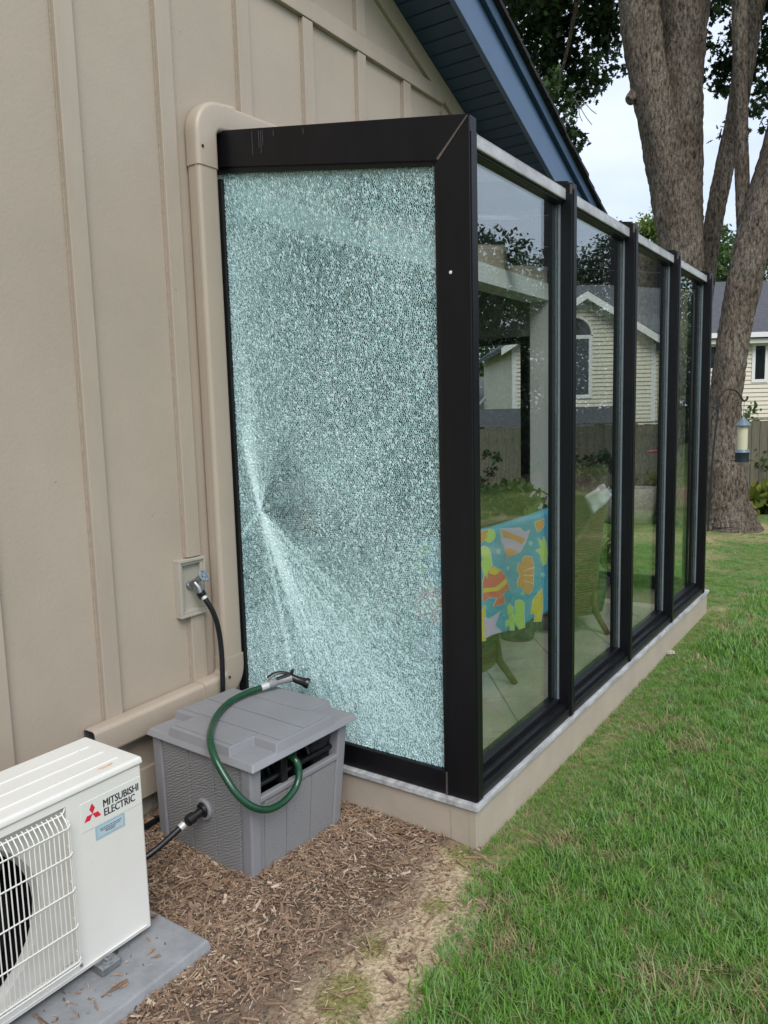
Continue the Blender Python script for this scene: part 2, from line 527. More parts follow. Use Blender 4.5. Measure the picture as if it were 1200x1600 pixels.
M['bedsoil'] = groundmat('bedsoil', [(0.3, (0.085, 0.06, 0.045)), (0.5, (0.165, 0.12, 0.09)), (0.7, (0.27, 0.205, 0.15))], 30)
#--SETTING--
# ================================================================ SETTING: lawn and mulch bed
def vnoise(x, y, s, seed=0):
    """smooth lattice noise 0..1 on numpy arrays"""
    x = np.asarray(x, float) * s + 71.3 * seed
    y = np.asarray(y, float) * s + 13.7 * seed
    xi, yi = np.floor(x), np.floor(y)
    fx, fy = x - xi, y - yi
    fx, fy = fx * fx * (3 - 2 * fx), fy * fy * (3 - 2 * fy)
    def h(a, b):
        q = np.sin(a * 127.1 + b * 311.7 + seed * 17.3) * 43758.5453
        return q - np.floor(q)
    return (h(xi, yi) * (1 - fx) + h(xi + 1, yi) * fx) * (1 - fy) + (h(xi, yi + 1) * (1 - fx) + h(xi + 1, yi + 1) * fx) * fy

def fbm(x, y, s, seed=0):
    return 0.55 * vnoise(x, y, s, seed) + 0.3 * vnoise(x, y, s * 2.1, seed + 1) + 0.15 * vnoise(x, y, s * 4.3, seed + 2)

EDGE = [(-60, -0.3), (-3, -0.26), (-1.5, -0.2), (-0.84, -0.178), (-0.694, -0.179), (-0.478, -0.162), (-0.309, -0.112), (-0.144, -0.07), (0.016, -0.048), (0.2, -0.01)]
EX, EY = np.array([e[0] for e in EDGE]), np.array([e[1] for e in EDGE])
def edge(x):
    return np.interp(x, EX, EY)

def terr(x, y):
    s = np.asarray(x) + 0.4 * np.maximum(np.asarray(y) - 1.0, 0)
    return -0.033 * np.clip(s - 3.9, 0, 14.0)

def gridmesh(name, xs, ys, zf, mat_, attr=None, parent=None, smooth=True):
    X, Y = np.meshgrid(xs, ys)
    Z = zf(X, Y)
    V = np.stack([X.ravel(), Y.ravel(), Z.ravel()], 1)
    nx, ny = len(xs), len(ys)
    i = np.arange(nx * ny).reshape(ny, nx)
    F = np.stack([i[:-1, :-1].ravel(), i[:-1, 1:].ravel(), i[1:, 1:].ravel(), i[1:, :-1].ravel()], 1)
    return npmesh(name, V, F, mat_, parent, smooth, {'patch': ('FLOAT_COLOR', attr(V[:, 0], V[:, 1]))} if attr is not None else None)

def lawn_patch(x, y):
    n1 = fbm(x, y, 1.1, 3)
    n2 = fbm(x, y, 3.2, 9)
    a = np.clip((n1 - 0.56) * 5, 0, 1) * 0.7
    near = np.exp(-((y + 0.05) / 0.10) ** 2) * (x > -0.1) * (x < 3.9)
    a = np.maximum(a, near * np.clip((n2 - 0.35) * 3, 0, 0.8))
    # worn ground round the trunks and the bed under the fence
    for tx, ty, rr in ((9.3, 0.85, 1.0), (7.7, 1.35, 0.9)):
        d = np.hypot((x - tx), (y - ty))
        a = np.maximum(a, np.clip((rr - d) * 2 + (n2 - 0.5), 0, 1))
    b = (x - CAM.x) * cos(YAW) + (y - CAM.y) * sin(YAW)
    bed = np.clip((b - 12.1 + (n1 - 0.5) * 1.2) * 2, 0, 1) * (b < 14.5)
    c = np.tile(np.array([[0.34, 0.29, 0.15, 0]]), (len(x), 1))
    c[:, 3] = a
    brown = np.array([0.24, 0.16, 0.12])
    c[:, :3] = c[:, :3] * (1 - bed[:, None]) + brown * bed[:, None]
    c[:, 3] = np.maximum(c[:, 3], bed)
    return c
gx = np.concatenate([-np.geomspace(400, 6, 24), np.linspace(-5.5, 18, 190), np.geomspace(18.6, 500, 26)])
gy = np.concatenate([-np.geomspace(400, 6.2, 24), np.linspace(-6, 12, 150), np.geomspace(12.6, 400, 24)])
lawn = gridmesh('lawn', gx, gy, lambda x, y: terr(x, y) + (fbm(x, y, 0.8, 5) - 0.5) * 0.02 * (np.abs(x) < 20) - 0.012, M['lawnsoil'], lawn_patch)
tag(lawn, 'green back lawn running from the mulch bed to the fence', None, None, 'structure')

def bed_patch(x, y):
    d = y - edge(x)
    n1, n2 = fbm(x, y, 9, 21), fbm(x, y, 5, 33)
    bare = np.clip(1.15 - np.abs(d - 0.06) / (0.17 + 0.2 * (n2 - 0.4)), 0, 1) * (x < -0.08) * np.clip((n1 - 0.2) * 3.5, 0, 1)
    bare = np.maximum(bare, 0.9 * np.exp(-(((x + 0.68) / 0.24) ** 2 + ((y + 0.05) / 0.13) ** 2)))
    bare = np.clip(bare * 1.5, 0, 1)
    moss = np.zeros_like(x)
    for mx_, my_, r in ((-0.05, 0.0, 0.10), (-0.80, -0.02, 0.09), (-0.62, 0.02, 0.06), (-0.36, -0.04, 0.05), (-0.9, -0.1, 0.07)):
        moss = np.maximum(moss, np.exp(-(((x - mx_) ** 2 + (y - my_) ** 2) / r ** 2)))
    moss = np.clip((moss * (0.2 + 0.9 * fbm(x, y, 26, 71)) - 0.22) * 3, 0, 0.85)
    c = np.zeros((len(x), 4))
    c[:, :3] = np.array([0.50, 0.395, 0.26])
    c[:, :3] = c[:, :3] * (1 - moss[:, None]) + np.array([0.21, 0.2, 0.06]) * moss[:, None]
    c[:, 3] = np.maximum(bare, moss)
    return c
nbx, nbt = 150, 90
bxs = np.concatenate([np.linspace(-5, -1.9, 20, endpoint=False), np.linspace(-1.9, 0.05, nbx)])
T = np.linspace(0, 1, nbt)
BX, BT = np.meshgrid(bxs, T)
BY = (edge(BX) - 0.06) * (1 - BT) + 1.2 * BT
BZ = 0.004 + (fbm(BX, BY, 6, 40) - 0.4) * 0.022 + 0.012 * np.clip((BY - edge(BX)) / 0.25, -1, 1) - 0.03 * np.clip((BX + 0.06) / 0.05, 0, 1) * (BY < 0.03)
Vb = np.stack([BX.ravel(), BY.ravel(), BZ.ravel()], 1)
ib = np.arange(BX.size).reshape(BX.shape)
Fb = np.stack([ib[:-1, :-1].ravel(), ib[:-1, 1:].ravel(), ib[1:, 1:].ravel(), ib[1:, :-1].ravel()], 1)
bed = npmesh('mulch_bed', Vb, Fb, M['bedsoil'], None, True, {'patch': ('FLOAT_COLOR', bed_patch(Vb[:, 0], Vb[:, 1]))})
tag(bed, 'brown bare soil of the bed along the house wall', None, None, 'structure')

# ---------------------------------------------------------------- scatter with geometry nodes (only for uncountable stuff)
def scatter(name, P, ROT, SCL, IDX, sources, label):
    col = bpy.data.collections.new(name + '_sources')
    for s in sources:
        for c_ in list(s.users_collection):
            c_.objects.unlink(s)
        col.objects.link(s)
    me = bpy.data.meshes.new(name)
    me.vertices.add(len(P))
    me.vertices.foreach_set('co', np.asarray(P, np.float32).ravel())
    for an, ty, key, data in (('rot', 'FLOAT_VECTOR', 'vector', ROT), ('scl', 'FLOAT', 'value', SCL), ('idx', 'INT', 'value', IDX)):
        a = me.attributes.new(an, ty, 'POINT')
        a.data.foreach_set(key, np.asarray(data, np.int32 if ty == 'INT' else np.float32).ravel())
    o = bpy.data.objects.new(name, me)
    C.objects.link(o)
    ng = bpy.data.node_groups.new(name, 'GeometryNodeTree')
    ng.interface.new_socket('Geometry', in_out='INPUT', socket_type='NodeSocketGeometry')
    ng.interface.new_socket('Geometry', in_out='OUTPUT', socket_type='NodeSocketGeometry')
    n, l = ng.nodes, ng.links
    gi, go = n.new('NodeGroupInput'), n.new('NodeGroupOutput')
    ci = n.new('GeometryNodeCollectionInfo')
    ci.inputs['Collection'].default_value = col
    ci.inputs['Separate Children'].default_value = True
    ci.inputs['Reset Children'].default_value = True
    io = n.new('GeometryNodeInstanceOnPoints')
    io.inputs['Pick Instance'].default_value = True
    def attr(nm, ty):
        a = n.new('GeometryNodeInputNamedAttribute'); a.data_type = ty
        a.inputs['Name'].default_value = nm
        return a.outputs[0]
    l.new(gi.outputs[0], io.inputs['Points'])
    l.new(ci.outputs[0], io.inputs['Instance'])
    l.new(attr('idx', 'INT'), io.inputs['Instance Index'])
    l.new(attr('rot', 'FLOAT_VECTOR'), io.inputs['Rotation'])
    l.new(attr('scl', 'FLOAT'), io.inputs['Scale'])
    l.new(io.outputs[0], go.inputs[0])
    md = o.modifiers.new('scatter', 'NODES')
    md.node_group = ng
    return tag(o, label, None, None, 'stuff')

def blade_tuft(name, n, rad, h0, h1, wd, mat_, lean=0.5):
    V, F, tint = [], [], []
    for i in range(n):
        a = random.uniform(0, 2 * pi)
        r = rad * sqrt(random.random())
        bx, by = r * cos(a), r * sin(a)
        h = random.uniform(h0, h1)
        d = random.uniform(0, 2 * pi)
        ln = random.uniform(0.1, 1.0) * lean * h
        px_, py_ = -sin(d), cos(d)
        tw = random.random()
        base = len(V)
        for k, t in enumerate((0, 0.4, 0.75, 1.0)):
            off = ln * t ** 1.8
            z = h * t * (1 - 0.25 * (ln / h) * t)
            wk = wd * (1.0, 0.95, 0.6, 0.0)[k]
            cx, cy = bx + cos(d) * off, by + sin(d) * off
            if k < 3:
                V += [(cx - px_ * wk / 2, cy - py_ * wk / 2, z), (cx + px_ * wk / 2, cy + py_ * wk / 2, z)]
                tint += [tw, tw]
            else:
                V.append((cx, cy, z)); tint.append(tw)
        b = base
        F += [(b, b + 1, b + 3), (b, b + 3, b + 2), (b + 2, b + 3, b + 5), (b + 2, b + 5, b + 4), (b + 4, b + 5, b + 6)]
    return npmesh(name, V, F, mat_, None, True, {'tint': ('FLOAT', tint)})

def grassmat(name, c1, c2, c3):
    m, n, l, b = newmat(name)
    at = n.new('ShaderNodeAttribute'); at.attribute_name = 'tint'
    oi = n.new('ShaderNodeObjectInfo')
    x = n.new('ShaderNodeMix'); x.data_type = 'RGBA'
    x.inputs[6].default_value, x.inputs[7].default_value = (*c1, 1), (*c2, 1)
    l.new(at.outputs['Fac'], x.inputs[0])
    y = n.new('ShaderNodeMix'); y.data_type = 'RGBA'
    mr = n.new('ShaderNodeMapRange'); mr.inputs[1].default_value, mr.inputs[2].default_value = 0.45, 1.0
    mr.inputs[4].default_value = 0.75
    l.new(oi.outputs['Random'], mr.inputs[0]); l.new(mr.outputs[0], y.inputs[0])
    l.new(x.outputs[2], y.inputs[6]); y.inputs[7].default_value = (*c3, 1)
    l.new(y.outputs[2], b.inputs['Base Color'])
    b.inputs['Roughness'].default_value = 0.45
    b.inputs['Specular IOR Level'].default_value = 0.35
    tr = n.new('ShaderNodeBsdfTranslucent'); l.new(y.outputs[2], tr.inputs['Color'])
    ms = n.new('ShaderNodeMixShader'); ms.inputs[0].default_value = 0.45
    l.new(b.outputs[0], ms.inputs[1]); l.new(tr.outputs[0], ms.inputs[2])
    l.new(ms.outputs[0], n['Material Output'].inputs[0])
    return m
M['grass'] = grassmat('grass', (0.09, 0.235, 0.032), (0.25, 0.46, 0.085), (0.29, 0.45, 0.21))
M['grassdry'] = grassmat('grassdry', (0.40, 0.33, 0.18), (0.58, 0.5, 0.3), (0.26, 0.29, 0.12))

def inview(x, y, margin=260):
    v0, v1 = x - CAM.x, y - CAM.y
    z = terr(x, y) - CAM.z
    dep = v0 * FWD.x + v1 * FWD.y + z * FWD.z
    u = 600 + FPX * (v0 * RGT.x + v1 * RGT.y + z * RGT.z) / np.maximum(dep, 1e-3)
    v = 800 - FPX * (v0 * UPV.x + v1 * UPV.y + z * UPV.z) / np.maximum(dep, 1e-3)
    return (dep > 0.3) & (u > 420 - margin) & (u < 1200 + margin) & (v < 1600 + margin)

def lawn_points(x0, x1, y0, y1, dens, d0, d1):
    n = int((x1 - x0) * (y1 - y0) * dens)
    x, y = rng.uniform(x0, x1, n), rng.uniform(y0, y1, n)
    d = np.hypot(x - CAM.x, y - CAM.y)
    k = (d >= d0) & (d < d1) & inview(x, y)
    e = edge(x) + (fbm(x, y, 8, 60) - 0.5) * 0.1
    k &= np.where(x < 0.03, y < e - 0.01, True)
    k &= ~((x >= 0.0) & (x < 3.68) & (y > -0.035))
    k &= ~((x < 3.7) & (y > 0.9))
    for tx, ty, rr in ((9.3, 0.85, 0.75), (7.7, 1.35, 0.6)):
        k &= np.hypot(x - tx, y - ty) > rr * (0.6 + 0.8 * vnoise(x, y, 3, 8))
    b = (x - CAM.x) * cos(YAW) + (y - CAM.y) * sin(YAW)
    k &= b < 12.0 + (fbm(x, y, 1.1, 3) - 0.5) * 1.0
    # thin, worn spots
    thin = lawn_patch(x, y)[:, 3]
    k &= rng.random(n) > thin * np.where(y > -0.3, 0.3, 0.6)
    return x[k], y[k], thin[k]

gs = [blade_tuft('tuft', 16, 0.032, 0.015, 0.056, 0.0037, M['grass'], 1.25) for _ in range(5)]
gs += [blade_tuft('tuft_dry', 12, 0.035, 0.012, 0.045, 0.0032, M['grassdry'], 1.8) for _ in range(2)]
gs += [blade_tuft('tuft_wide', 34, 0.085, 0.025, 0.065, 0.0075, M['grass'], 0.9) for _ in range(4)]
gs += [blade_tuft('tuft_wide_dry', 16, 0.085, 0.02, 0.05, 0.006, M['grassdry'], 1.2) for _ in range(1)]
for i, s in enumerate(gs):
    s.name = 'tuft_%02d' % i
GP, GR, GS, GI = [], [], [], []
# fine short growth: along the curb and where moss sits on the bed edge
xm, ym_ = rng.uniform(-1.1, 3.7, 30000), rng.uniform(-0.3, 0.1, 30000)
mo = np.zeros_like(xm)
for mx_, my_, r in ((-0.05, 0.0, 0.10), (-0.80, -0.02, 0.09), (-0.62, 0.02, 0.06), (-0.36, -0.04, 0.05), (-0.9, -0.1, 0.07)):
    mo = np.maximum(mo, np.exp(-(((xm - mx_) ** 2 + (ym_ - my_) ** 2) / r ** 2)))
km = np.where(xm < 0.0, (mo * (0.3 + fbm(xm, ym_, 20, 72)) > 0.45) & (rng.random(30000) < 0.8), (ym_ < -0.012) & (rng.random(30000) < 0.5 * np.exp(ym_ / 0.14)))
xm, ym_ = xm[km], ym_[km]
GP.append(np.stack([xm, ym_, np.where(xm < 0, 0.004, -0.012)], 1)); GS.append(np.where(xm < 0, rng.uniform(0.1, 0.24, len(xm)), rng.uniform(0.25, 0.6, len(xm))))
GI.append(np.where(rng.random(len(xm)) < 0.45, rng.integers(5, 7, len(xm)), rng.integers(0, 5, len(xm)))); GR.append(np.stack([rng.normal(0, 0.2, len(xm)), rng.normal(0, 0.2, len(xm)), rng.uniform(0, 6.28, len(xm))], 1))
for (dn, d0, d1, wide) in ((2000, 0.5, 2.8, 0), (1200, 2.8, 4.6, 0), (330, 4.6, 8, 1), (170, 8, 17, 1)):
    x, y, th = lawn_points(-2.5, 15, -6.5, 12, dn, d0, d1) if wide else lawn_points(-2.2, 3.9, -4.2, 0.0, dn, d0, d1)
    n = len(x)
    z = terr(x, y) + (fbm(x, y, 0.8, 5) - 0.5) * 0.02 - 0.014
    dry = rng.random(n) < (0.10 + 0.5 * th + 0.75 * np.clip((fbm(x, y, 4, 77) - 0.52) * 4, 0, 1))
    if wide:
        idx = np.where(dry, 11, rng.integers(7, 11, n))
    else:
        idx = np.where(dry, rng.integers(5, 7, n), rng.integers(0, 5, n))
    # height varies in clumps
    hs = 0.45 + 1.0 * fbm(x, y, 3.5, 15) * (1.0 - 0.45 * th) + rng.uniform(-0.12, 0.15, n)
    near_c = np.clip((-y) / 0.25, 0.4, 1) * np.where(x < 0, 1, 1)
    GP.append(np.stack([x, y, z], 1)); GS.append(hs * np.where(x > 0, near_c, 1)); GI.append(idx)
    GR.append(np.stack([rng.normal(0, 0.12, n), rng.normal(0, 0.12, n), rng.uniform(0, 2 * pi, n)], 1))
scatter('grass', np.concatenate(GP), np.concatenate(GR), np.concatenate(GS), np.concatenate(GI), gs, 'dense uneven green grass of the lawn')
print('grass tufts', sum(len(g) for g in GP))

# mulch chips
def chip(name, L_, W_, H_, mat_):
    m = MB()
    n = 4
    top, bot = [], []
    for i in range(n + 1):
        t = i / n
        x = (t - 0.5) * L_
        wv = W_ * (0.55 + 0.45 * sin(pi * min(max(t, 0.08), 0.92))) * random.uniform(0.7, 1.1)
        c = random.uniform(-0.12, 0.12) * W_ + (t - 0.5) ** 2 * W_ * random.uniform(-1, 1)
        top.append((x, c - wv / 2, H_ * random.uniform(0.6, 1.2))); bot.append((x, c + wv / 2, H_ * random.uniform(0.6, 1.2)))
    vs = top + bot + [(p[0], p[1], 0) for p in top] + [(p[0], p[1], 0) for p in bot]
    k = n + 1
    fs = []
    for i in range(n):
        fs += [(i, i + 1, k + i + 1, k + i), (i, 2 * k + i, 2 * k + i + 1, i + 1), (k + i, k + i + 1, 3 * k + i + 1, 3 * k + i)]
    fs += [(0, k, 3 * k, 2 * k), (n, 2 * k + n, 3 * k + n, k + n)]
    m.add(vs, fs)
    return m.build(name, mat_)
chips = []
for i in range(32):
    L_ = random.choice((0.006, 0.007, 0.009, 0.010, 0.013, 0.016, 0.020, 0.026, 0.034, 0.05))
    W_ = min(random.choice((0.0014, 0.002, 0.003, 0.0045, 0.007)), L_ * 0.45)
    if i in (7, 15, 23, 29): L_, W_ = random.uniform(0.04, 0.065), random.uniform(0.009, 0.016)
    chips.append(chip('chip_%02d' % i, L_, W_, random.uniform(0.0015, 0.004), M[('chip_a', 'chip_c', 'chip_a', 'chip_d', 'chip_b', 'chip_c', 'chip_a', 'chip_b')[i % 8]]))
n = 75000
x = rng.uniform(-1.95, 0.03, n); y = rng.uniform(-0.3, 1.12, n)
d = y - edge(x)
cov = np.clip((d - 0.13 + (fbm(x, y, 5, 50) - 0.5) * 0.4) / 0.38, 0.0, 1)
cov *= 0.45 + 0.55 * np.clip((fbm(x, y, 4, 55) - 0.3) * 3.5, 0, 1)
cov = np.where(d < -0.02, 0, np.maximum(cov, 0.06))
onpad = (x < -0.87) & (y > 0.385) & (y < 0.96)
cov = np.where(onpad, np.where((y > 0.44) & (x < -0.93), 0.03, 0.003), cov)
keep = rng.random(n) < cov
x, y = x[keep], y[keep]
n = len(x)
ci_ = rng.integers(0, 32, n)
ci_ = np.where(np.isin(ci_, (7, 15, 23, 29)) & (rng.random(n) < 0.85), rng.integers(0, 7, n), ci_)
zb = 0.004 + (fbm(x, y, 6, 40) - 0.4) * 0.022 + 0.012 * np.clip((y - edge(x)) / 0.25, -1, 1)
scatter('mulch', np.stack([x, y, np.where((x < -0.87) & (y > 0.385), 0.0545, zb + rng.uniform(-0.001, 0.009, n))], 1),
        np.stack([rng.normal(0, 0.3, n), rng.normal(0, 0.3, n), rng.uniform(0, 2 * pi, n)], 1),
        rng.uniform(0.6, 1.35, n), ci_, chips, 'shredded brown wood mulch beside the house wall')
# ================================================================ HOUSE
WY = 1.13
PIT = -0.4286
def rakez(x):
    return 3.587 + PIT * (x - 1.292)
XA = -3.0
ZA = rakez(XA)
house = thing('house', 'beige board and batten house with blue gable soffit beside the sunroom', 'house', (-3, 1.13, 0))
m = MB()
# gable wall above the sunroom opening, then the solid wall towards the camera
m.extr([(0.0, WY, 2.44), (3.36, WY, 2.44), (3.36, WY, rakez(3.36)), (XA, WY, ZA), (-9.3, WY, rakez(3.3)), (-9.3, WY, 0.205), (0.0, WY, 0.205)], (0, 0.16, 0))
m.build('wall', M['siding'], house)
MB().box((-9.3, WY - 0.012, 0.11), (0.0, WY + 0.1, 0.222)).build('skirt_board', M['trimpaint'], house, bevel=0.002)
MB().box((-9.3, WY + 0.03, -0.2), (0.0, WY + 0.15, 0.108)).build('foundation', M['stone'], house)
BZ0, BZ1 = 3.233, 3.311
def batten(x, z0, z1):
    j = random.uniform(-0.002, 0.002)
    MB().box((x - 0.034 + j, WY - 0.02, z0), (x + 0.034 + j, WY + 0.001, z1)).build('batten', M['trimpaint'], house, bevel=0.0025)
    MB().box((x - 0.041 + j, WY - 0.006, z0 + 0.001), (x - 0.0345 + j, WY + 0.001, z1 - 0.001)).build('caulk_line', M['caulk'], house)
k = -8
while True:
    xb = 0.199 + 0.407 * k
    if xb > 1.95: break
    z0 = 0.224 if xb < 0.0 else 2.445
    if -0.23 < xb < -0.15:                  # interrupted by the faucet box
        batten(xb - 0.004, 0.224, 0.742); batten(xb - 0.004, 0.972, BZ0 - 0.002)
    else:
        batten(xb, z0, min(BZ0 - 0.002, rakez(xb) - 0.16))
    if rakez(xb) - 0.14 > BZ1 + 0.1:
        batten(xb, BZ1 + 0.002, rakez(xb) - 0.112 / cos(0.405))
    k += 1
MB().box((-9.0, WY - 0.024, BZ0), (1.80, WY + 0.001, BZ1)).build('band_board', M['trimpaint'], house, bevel=0.003)
# frieze board under the soffit along the rake
f = 0.105 / cos(0.405)
MB().extr([(XA, WY - 0.022, ZA - f), (3.36, WY - 0.022, rakez(3.36) - f), (3.36, WY - 0.022, rakez(3.36) - 0.002), (XA, WY - 0.022, ZA - 0.002)], (0, 0.023, 0)).build('frieze_board', M['trimpaint'], house, bevel=0.002)
# soffit boards, one by one
OV = 0.295
XR = 3.52
s = 1.292
x = XR - 0.02
k = 0
while x > -2.6:  # unseen, added to block the open horizon in the pane reflections
    x0, x1 = x - 0.0785, x
    g = 0.006
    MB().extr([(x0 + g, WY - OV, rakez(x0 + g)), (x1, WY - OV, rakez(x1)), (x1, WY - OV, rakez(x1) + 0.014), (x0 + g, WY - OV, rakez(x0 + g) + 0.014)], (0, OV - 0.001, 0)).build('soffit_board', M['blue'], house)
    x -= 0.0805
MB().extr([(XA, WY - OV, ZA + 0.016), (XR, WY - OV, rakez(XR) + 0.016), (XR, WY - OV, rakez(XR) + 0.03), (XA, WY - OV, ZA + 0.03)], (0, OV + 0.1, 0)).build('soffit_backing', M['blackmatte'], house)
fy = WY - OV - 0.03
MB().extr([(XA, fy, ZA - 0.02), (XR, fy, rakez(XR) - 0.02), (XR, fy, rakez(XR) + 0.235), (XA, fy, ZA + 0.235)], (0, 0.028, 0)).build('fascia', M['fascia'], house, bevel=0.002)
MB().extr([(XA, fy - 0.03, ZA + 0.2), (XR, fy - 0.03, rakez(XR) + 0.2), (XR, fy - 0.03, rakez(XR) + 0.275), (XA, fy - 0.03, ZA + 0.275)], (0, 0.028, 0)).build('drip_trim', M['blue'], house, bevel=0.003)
# roof slabs with stepped shingle courses
m = MB()
def course(x0, x1, z0, z1, ya, yb, t=0.02):
    m.hexa([(x0, ya, z0), (x1, ya, z1), (x1, yb, z1), (x0, yb, z0)], [(x0, ya, z0 + t), (x1, ya, z1 + t * 1.6), (x1, yb, z1 + t * 1.6), (x0, yb, z0 + t)])
x = XR + 0.06
while x > XA:
    x0 = max(x - 0.14, XA)
    jj = random.uniform(0, 0.008)
    course(x0 - 0.01, x, rakez(x0 - 0.01) + 0.285, rakez(x) + 0.285, fy - 0.055 - jj, 9.5)
    x -= 0.14
ro = m.build('roof', M['shingle'], house)
m = MB()
m.hexa([(-9.6, fy - 0.05, rakez(3.6) + 0.28), (XA, fy - 0.05, ZA + 0.28), (XA, 9.5, ZA + 0.28), (-9.6, 9.5, rakez(3.6) + 0.28)],
       [(-9.6, fy - 0.05, rakez(3.6) + 0.31), (XA, fy - 0.05, ZA + 0.31), (XA, 9.5, ZA + 0.31), (-9.6, 9.5, rakez(3.6) + 0.31)])
m.build('roof', M['shingle'], house)
# the opening between house and sunroom: header, corner column, room behind
MB().box((0.0, WY - 0.012, 2.315), (3.37, WY + 0.16, 2.438)).build('header', M['interior'], house, bevel=0.003)
MB().box((3.375, WY - 0.012, 0.052), (3.50, WY + 0.145, 2.437)).build('corner_column', M['interior'], house, bevel=0.003)
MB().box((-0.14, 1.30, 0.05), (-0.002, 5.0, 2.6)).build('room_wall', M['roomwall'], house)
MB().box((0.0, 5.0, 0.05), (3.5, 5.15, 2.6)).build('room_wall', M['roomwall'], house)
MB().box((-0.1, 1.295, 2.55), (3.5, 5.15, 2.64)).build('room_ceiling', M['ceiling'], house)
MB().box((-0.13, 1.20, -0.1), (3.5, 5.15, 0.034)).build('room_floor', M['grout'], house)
# room window towards the back garden
wn_ = MB()
for a, b in (((3.39, 1.277, 2.07), (3.47, 5.0, 2.55)), ((3.39, 1.277, 0.052), (3.47, 5.0, 0.20)), ((3.39, 2.23, 0.2), (3.47, 5.0, 2.07))):
    wn_.box(a, b)
wn_.build('room_wall', M['roomwall'], house)
fr = MB()
for a, b in (((3.375, 1.28, 2.02), (3.455, 2.228, 2.068)), ((3.375, 1.28, 0.202), (3.455, 2.228, 0.26)), ((3.375, 1.278, 0.262), (3.455, 1.355, 2.018)), ((3.375, 2.17, 0.262), (3.455, 2.228, 2.018))):
    fr.box(a, b)
wf = fr.build('window_frame', M['bronze'], house, bevel=0.003)
MB().box((3.41, 1.35, 0.26), (3.416, 2.172, 2.02)).build('pane', M['clearglass'], house)

# ================================================================ DOWNSPOUT
def rrect(w_, h_, r, n=4):
    pts = []
    for cx, cy, a0 in ((w_ / 2 - r, h_ / 2 - r, 0), (-w_ / 2 + r, h_ / 2 - r, 90), (-w_ / 2 + r, -h_ / 2 + r, 180), (w_ / 2 - r, -h_ / 2 + r, 270)):
        for i in range(n + 1):
            a = radians(a0 + 90 * i / n)
            pts.append((cx + r * cos(a), cy + r * sin(a)))
    return pts
def sweep(mb, frames, prof, cap=True, mi=0):
    n = len(prof)
    vs, fs = [], []
    for o_, a, b in frames:
        o_, a, b = Vector(o_), Vector(a), Vector(b)
        vs += [o_ + a * p + b * q for p, q in prof]
    for i in range(len(frames) - 1):
        for k_ in range(n):
            k2 = (k_ + 1) % n
            fs.append((i * n + k_, i * n + k2, (i + 1) * n + k2, (i + 1) * n + k_))
    if cap:
        fs += [tuple(reversed(range(n))), tuple((len(frames) - 1) * n + q for q in range(n))]
    mb.add(vs, fs, mi)
ds = thing('downspout', 'beige metal downspout with elbows running down the corner by the cracked pane', 'downspout', (-0.08, 1.09, 0))
DX, DYc = -0.079, 1.092
dy = (0, -1, 0)
pf, pe = rrect(0.100, 0.068, 0.016), rrect(0.108, 0.075, 0.018)
m = MB()
sweep(m, [((DX, DYc, 0.50), (1, 0, 0), dy), ((DX, DYc, 2.54), (1, 0, 0), dy)], pf)
m.tube([(DX - 0.0515, DYc - 0.02, 0.52), (DX - 0.0515, DYc - 0.02, 2.52)], 0.0018, 6)
m.build('pipe', M['downspout'], ds, smooth=True)
def arc(c, r, a0, a1, n=8):
    return [(c[0] + r * cos(radians(a0 + (a1 - a0) * i / n)), c[1] + r * sin(radians(a0 + (a1 - a0) * i / n)), a0 + (a1 - a0) * i / n) for i in range(n + 1)]
# upper elbow: comes down from the run along the wall over the sunroom roof
m = MB()
fr_ = [((DX, DYc, 2.44 + 0.0), (1, 0, 0), dy), ((DX, DYc, 2.535), (1, 0, 0), dy)]
sl = radians(-9)
for X_, Z_, a in arc((DX + 0.075, 2.56), 0.075, 180, 98, 8):
    fr_.append(((X_, DYc, Z_), (-cos(radians(a)), 0, -sin(radians(a))), dy))
xe, ze, ae = arc((DX + 0.075, 2.56), 0.075, 180, 98, 8)[-1]
fr_.append(((xe + 0.09, DYc, ze + 0.012), (-cos(radians(98)), 0, -sin(radians(98))), dy))
sweep(m, fr_, pe)
m.build('elbow', M['downspout'], ds, smooth=True)
m = MB()
sweep(m, [((xe + 0.05, DYc, ze + 0.006), (0.1, 0, -0.995), dy), ((3.3, DYc, ze + 0.11), (0.03, 0, -0.999), dy)], pf)
m.build('pipe', M['downspout'], ds, smooth=True)
# lower elbow and the run along the wall
m = MB()
fr_ = [((DX, DYc - 0.003, 0.545), (1, 0, 0), dy), ((DX, DYc - 0.003, 0.50), (1, 0, 0), dy)]
for X_, Z_, a in arc((DX - 0.07, 0.50), 0.07, 0, -86, 8):
    fr_.append(((X_, DYc - 0.003, Z_), (cos(radians(a)), 0, sin(radians(a))), dy))
xq, zq, aq = arc((DX - 0.07, 0.50), 0.07, 0, -86, 8)[-1]
fr_.append(((xq - 0.10, DYc - 0.003, zq - 0.004), (0.06, 0, -0.998), dy))
sweep(m, fr_, pe)
m.build('elbow', M['downspout'], ds, smooth=True)
m = MB()
endx = -0.735
ea = [((xq - 0.05, DYc, zq - 0.002), (0.035, 0, -0.999), dy), ((endx, DYc, zq - 0.018), (0.035, 0, -0.999), dy)]
sweep(m, ea, pf, cap=False)
pin = rrect(0.094, 0.06, 0.013)
sweep(m, [((xq - 0.3, DYc, zq - 0.008), (0.035, 0, -0.999), dy), ((endx, DYc, zq - 0.018), (0.035, 0, -0.999), dy)], pin, cap=False, mi=1)
np_ = len(pf)
vs = [Vector((endx, DYc, zq - 0.018)) + Vector((0.035, 0, -0.999)) * p + Vector(dy) * q for p, q in pf + pin]
m.add(vs, [(i, (i + 1) % np_, np_ + (i + 1) % np_, np_ + i) for i in range(np_)])
